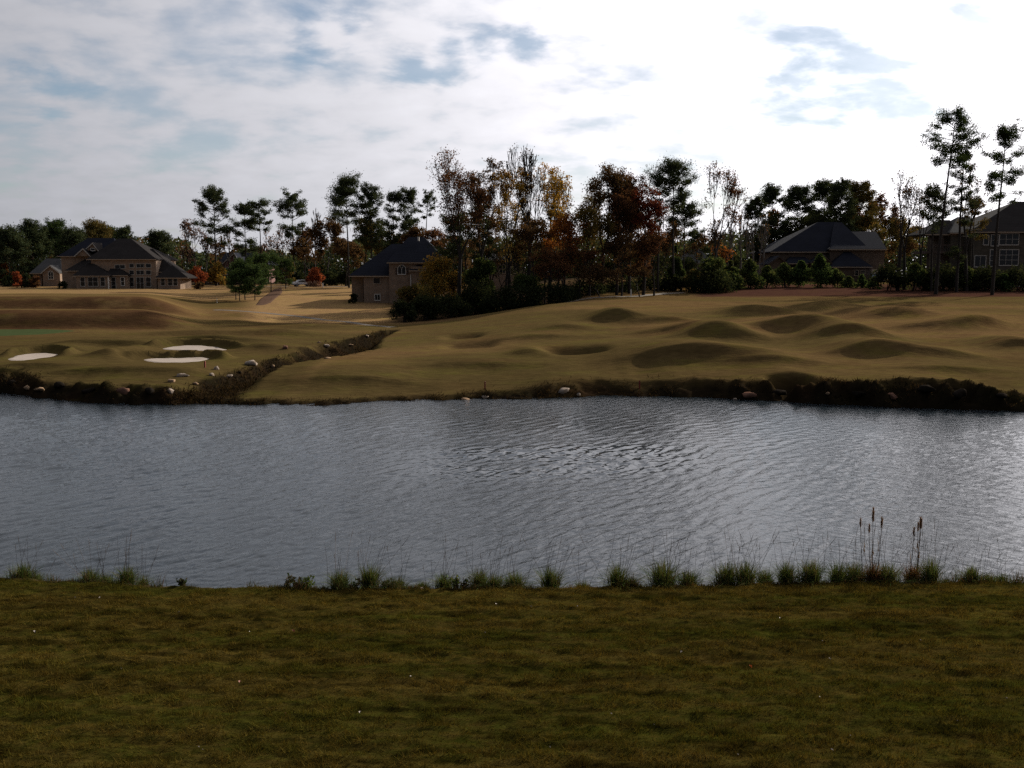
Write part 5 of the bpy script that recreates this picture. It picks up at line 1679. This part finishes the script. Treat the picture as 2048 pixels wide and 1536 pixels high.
for i, (px, hp, wp, stk, lb, bs) in enumerate([
    (9, 34, 50, 5, 'grass clump at the left picture edge', 1160),
    (36, 22, 30, 3, 'small grass clump next to the left edge clump', 1160),
    (146, 32, 50, 7, 'left of two close grass clumps on the left shore', 1163),
    (178, 22, 34, 6, 'low grass tuft between the two left shore clumps', 1164),
    (222, 42, 48, 9, 'right and taller of two close grass clumps on the left shore', 1167),
    (256, 26, 26, 5, 'thin leaning grass tuft at the end of the left shore clumps', 1170),
    (665, 40, 52, 8, 'grass clump left of the tallest stalked one in the middle', 1178),
    (727, 52, 50, 12, 'dark grass clump with the tallest seed stalks in the middle', 1177),
    (788, 32, 36, 4, 'small grass clump right of the tall stalked middle one', 1177),
    (836, 18, 40, 2, 'very low grass tuft left of the bright leafy weed', 1178),
    (882, 34, 46, 8, 'grass clump touching the bright leafy weed', 1178),
    (957, 44, 44, 8, 'upright grass clump right of the bright leafy weed', 1178),
    (988, 28, 40, 4, 'low bright grass clump between two upright ones', 1178),
    (1030, 36, 56, 8, 'wide light green grass clump left of the centre gap', 1178),
    (1104, 42, 46, 10, 'fan shaped grass clump standing alone near the middle', 1178),
    (1172, 22, 44, 4, 'low grass clump left of the thin stalked one', 1177),
    (1243, 44, 50, 9, 'dark grass clump with one tall stalk before the wide gap', 1176),
    (1340, 56, 72, 14, 'large dense grass clump right of the wide gap', 1174),
    (1392, 30, 50, 6, 'smaller bright clump leaning on the large dense one', 1174),
    (1471, 54, 54, 10, 'tall grass clump first of three joined clumps', 1171),
    (1510, 46, 46, 8, 'middle of three joined grass clumps', 1171),
    (1550, 40, 46, 7, 'last of three joined grass clumps', 1170),
    (1595, 44, 40, 6, 'compact dark grass clump standing alone', 1169),
    (1647, 40, 56, 8, 'spreading light grass clump right of the compact dark one', 1168),
    (1701, 44, 46, 7, 'grass clump just left of the tallest plume', 1168),
    (1738, 52, 60, 8, 'dark grass clump at the foot of the tallest plume', 1170),
    (1802, 50, 66, 12, 'wide dark grass clump between the two groups of plumes', 1171),
    (1893, 54, 42, 12, 'dense dark upright grass clump right of the brown plumes', 1168),
    (1930, 18, 40, 3, 'low sparse tuft right of the dense upright clump', 1166),
    (1980, 34, 40, 7, 'grass clump second from the right edge', 1166),
    (2014, 26, 40, 6, 'low grass clump close to the right edge', 1166),
    (2043, 24, 34, 4, 'grass clump cut by the right picture edge', 1166)]):
    grass_clump(px, hp, wp, stk, lb, 500 + i, base=bs)
r, pos, s, rng = grass_clump(1773, 40, 34, 5, 'tall reeds with the highest brown plume, left group', 801, dry=True)
for dx, hp, hd, ft in ((0, 152, 28, 1.5), (-18, 128, 16, .7), (9, 132, 20, .9), (-3, 118, 16, .7)):
    plume(pos, s, dx * s, rng.normal(0, .05), hp, hd, rng, r, ft)
r, pos, s, rng = grass_clump(1858, 44, 42, 6, 'reddish dry reeds with four slim brown plumes, right group', 802, dry=True)
for dx, hp, hd, ft in ((-8, 118, 16, .7), (3, 136, 18, .9), (9, 138, 22, 1.0), (11, 124, 16, .7)):
    plume(pos, s, dx * s, rng.normal(0, .05), hp, hd, rng, r, ft)


def leafy_weed(px, hpx, wpx, label, seed, cols):
    rng = np.random.default_rng(seed)
    p = on_z(px, 1176, .5)
    ye = float(edge_y(p[0])) + .2
    X = (px - 1024) / F * ye / math.cos(PITCH) * .985
    s = ye / F * 1.03
    r = empty('leafy_weed', (X, ye, float(TN(X, ye))), label, 'weed', 'leafy weeds along the near shore')
    H_, w_ = hpx * s, wpx * s
    p0, p1, L = [], [], []
    for i in range(9):
        e = np.r_[rng.normal(0, w_ * .26, 2), H_ * rng.uniform(.5, 1)]
        p0.append(np.r_[rng.normal(0, .02, 2), -.04]); p1.append(e)
        for k in range(9):
            f = rng.uniform(.35, 1)
            L.append(p0[-1] * (1 - f) + e * f + rng.normal(0, .03, 3))
    V, Fc = prisms(p0, p1, np.full(9, .006), np.full(9, .003), 4)
    mk('stem', V, Fc, M['wood'], r)
    L = np.array(L); L[:, 2] = np.maximum(L[:, 2], .02)
    V, Fc = tris_at(L, rng.uniform(.03, .055, len(L)), rng, aspect=.9)
    mk('leaves', V, Fc, M['blade'], r, tint=np.repeat(np.array(cols)[rng.integers(0, len(cols), len(L))], 3, 0))


GRN = [(.07, .10, .025), (.05, .075, .02), (.10, .12, .035)]
DKW = [(.035, .05, .018), (.05, .04, .02), (.03, .03, .015)]
leafy_weed(908, 36, 26, 'bright leafy green weed in the middle of the shore', 1, GRN)
leafy_weed(600, 32, 34, 'leafy green weed left of the tan rock on the lawn edge', 2, GRN)
leafy_weed(552, 26, 50, 'dark leafy weed at the left end of the middle bank', 3, DKW)
leafy_weed(575, 24, 40, 'dark leafy weed between the left end weed and the green one', 4, DKW)
leafy_weed(338, 22, 16, 'small dark leafy weed alone in the bare gap on the left', 5, DKW)
leafy_weed(690, 22, 44, 'dark leafy weed under the tall stalked grass clumps', 6, DKW)
leafy_weed(760, 20, 44, 'dark leafy weed between the tall stalked and the small clump', 7, DKW)
leafy_weed(925, 22, 50, 'dull leafy weed right of the bright one', 8, DKW)
leafy_weed(1265, 18, 34, 'dark leafy weed before the wide gap in the grass clumps', 9, DKW)

rg = np.random.default_rng(21)
n = 16000
px = np.where(rg.random(n) < .45, rg.uniform(515, 1290, n), rg.uniform(-40, 2100, n))
X = (px - 1024) / F * 22.3
Y = edge_y(X) + np.abs(rg.normal(.1, .3, n))
kp = ((px < 300) | (px > 480)) & (fbm(X * 1.2, Y, 3, 71) > .36)
X, Y = X[kp], Y[kp]
V, Fc = blades(np.c_[X, Y, TN(X, Y) - .02], rg.uniform(.04, .2, len(X)) * (.7 + 1.7 * sstep(.5, .75, fbm(X * 2.4, X * 0, 2, 72))), rg.uniform(.009, .022, len(X)), rg, .6)
pl = np.array([[.045, .055, .02], [.06, .045, .022], [.09, .05, .03], [.03, .03, .014], [.035, .05, .016]])
tag(mk('shore_weeds', V, Fc, M['blade'], tint=np.repeat(pl[rg.integers(0, 5, len(X))], 3, 0)), 'low weeds and dead leaves along the near lawn edge', 'weeds', kind='stuff')


def near_hit(px, row):
    return hit_on(TN, px, row, 9, 26, 3000)


def near_rock(px, row, wpx, hpx, mname, label, seed):
    p = near_hit(px, row)
    s = p[1] / F; r = np.random.default_rng(seed)
    v = ICO_V * np.array([wpx * s * .5, wpx * s * .4, hpx * s * .6]) * (1 + r.normal(0, .07, (len(ICO_V), 1)))
    o = mk('stone', v, ICO_F, M[mname]); o.location = tuple(p + [0, 0, hpx * s * .15])
    tag(o, label, 'rock', 'stones on the near lawn edge')


near_rock(630, 1164, 30, 9, 'rock_tan', 'flat tan rock among the weeds on the near shore', 1)
near_rock(843, 1178, 9, 4, 'rock_pale', 'pale pebble at the lawn edge below the dark middle weeds', 2)
near_rock(1120, 1176, 18, 4, 'rock_pale', 'flat pale stone right of the fan shaped grass clump', 3)
near_rock(1257, 1173, 22, 5, 'rock_red', 'reddish stone at the lawn edge before the wide gap', 4)


def fallen_leaf(px, row, wpx, col, label, group, seed):
    p = near_hit(px, row)
    s = p[1] / F * wpx
    r = np.random.default_rng(seed)
    a = r.uniform(0, 6.28)
    out_ = [(-.5, 0), (-.25, .28), (.1, .34), (.5, .02), (.15, -.3), (-.2, -.26)]
    v = [(x_ * s * math.cos(a) - y_ * s * math.sin(a), x_ * s * math.sin(a) + y_ * s * math.cos(a), .012 + abs(y_) * s * .8 + (x_ + .5) * s * r.uniform(.1, .5)) for x_, y_ in out_] + [(0, 0, .01)]
    o = mk('fallen_leaf', v, [(6, i, (i + 1) % 6) for i in range(6)], M[col])
    o.location = tuple(p + [0, 0, .03])
    tag(o, label, 'leaf', group)


M['pale_leaf'] = simple('pale_dry_leaf', (.36, .31, .26), .8, nscale=20, namt=.2)
M['orange_leaf'] = simple('orange_leaf', (.42, .11, .02), .7, nscale=20, namt=.2)
M['red_leaf'] = simple('reddish_leaf', (.20, .07, .04), .7, nscale=20, namt=.2)
for i, (a, b) in enumerate([(993, 1213), (1062, 1217), (1155, 1217), (1363, 1309), (970, 1270), (1644, 1286), (1660, 1323), (1640, 1399), (1223, 1433), (357, 1229), (150, 1199), (200, 1199),
                            (720, 1430), (405, 1505), (243, 1342), (822, 1358), (1915, 1447), (1700, 1477), (1664, 1506), (1476, 1515), (1841, 1285), (2012, 1402), (1100, 1500), (500, 1268), (70, 1268), (1560, 1240), (398, 1500), (1308, 1455)]):
    fallen_leaf(a, b, 4.5 if i % 3 else 6.5, 'pale_leaf', 'small pale fallen leaf lying in the lawn turf', 'pale fallen leaves on the lawn', i)
fallen_leaf(1501, 1339, 9, 'orange_leaf', 'bright orange fallen leaf lying alone on the lawn', 'coloured fallen leaves on the lawn', 60)
for i, (a, b, lb) in enumerate([(587, 1267, 'reddish fallen leaf nearest the shore on the lawn'), (480, 1369, 'reddish fallen leaf left of the middle of the lawn'), (570, 1433, 'reddish fallen leaf lowest on the lawn')]):
    fallen_leaf(a, b, 8, 'red_leaf', lb, 'coloured fallen leaves on the lawn', 70 + i)
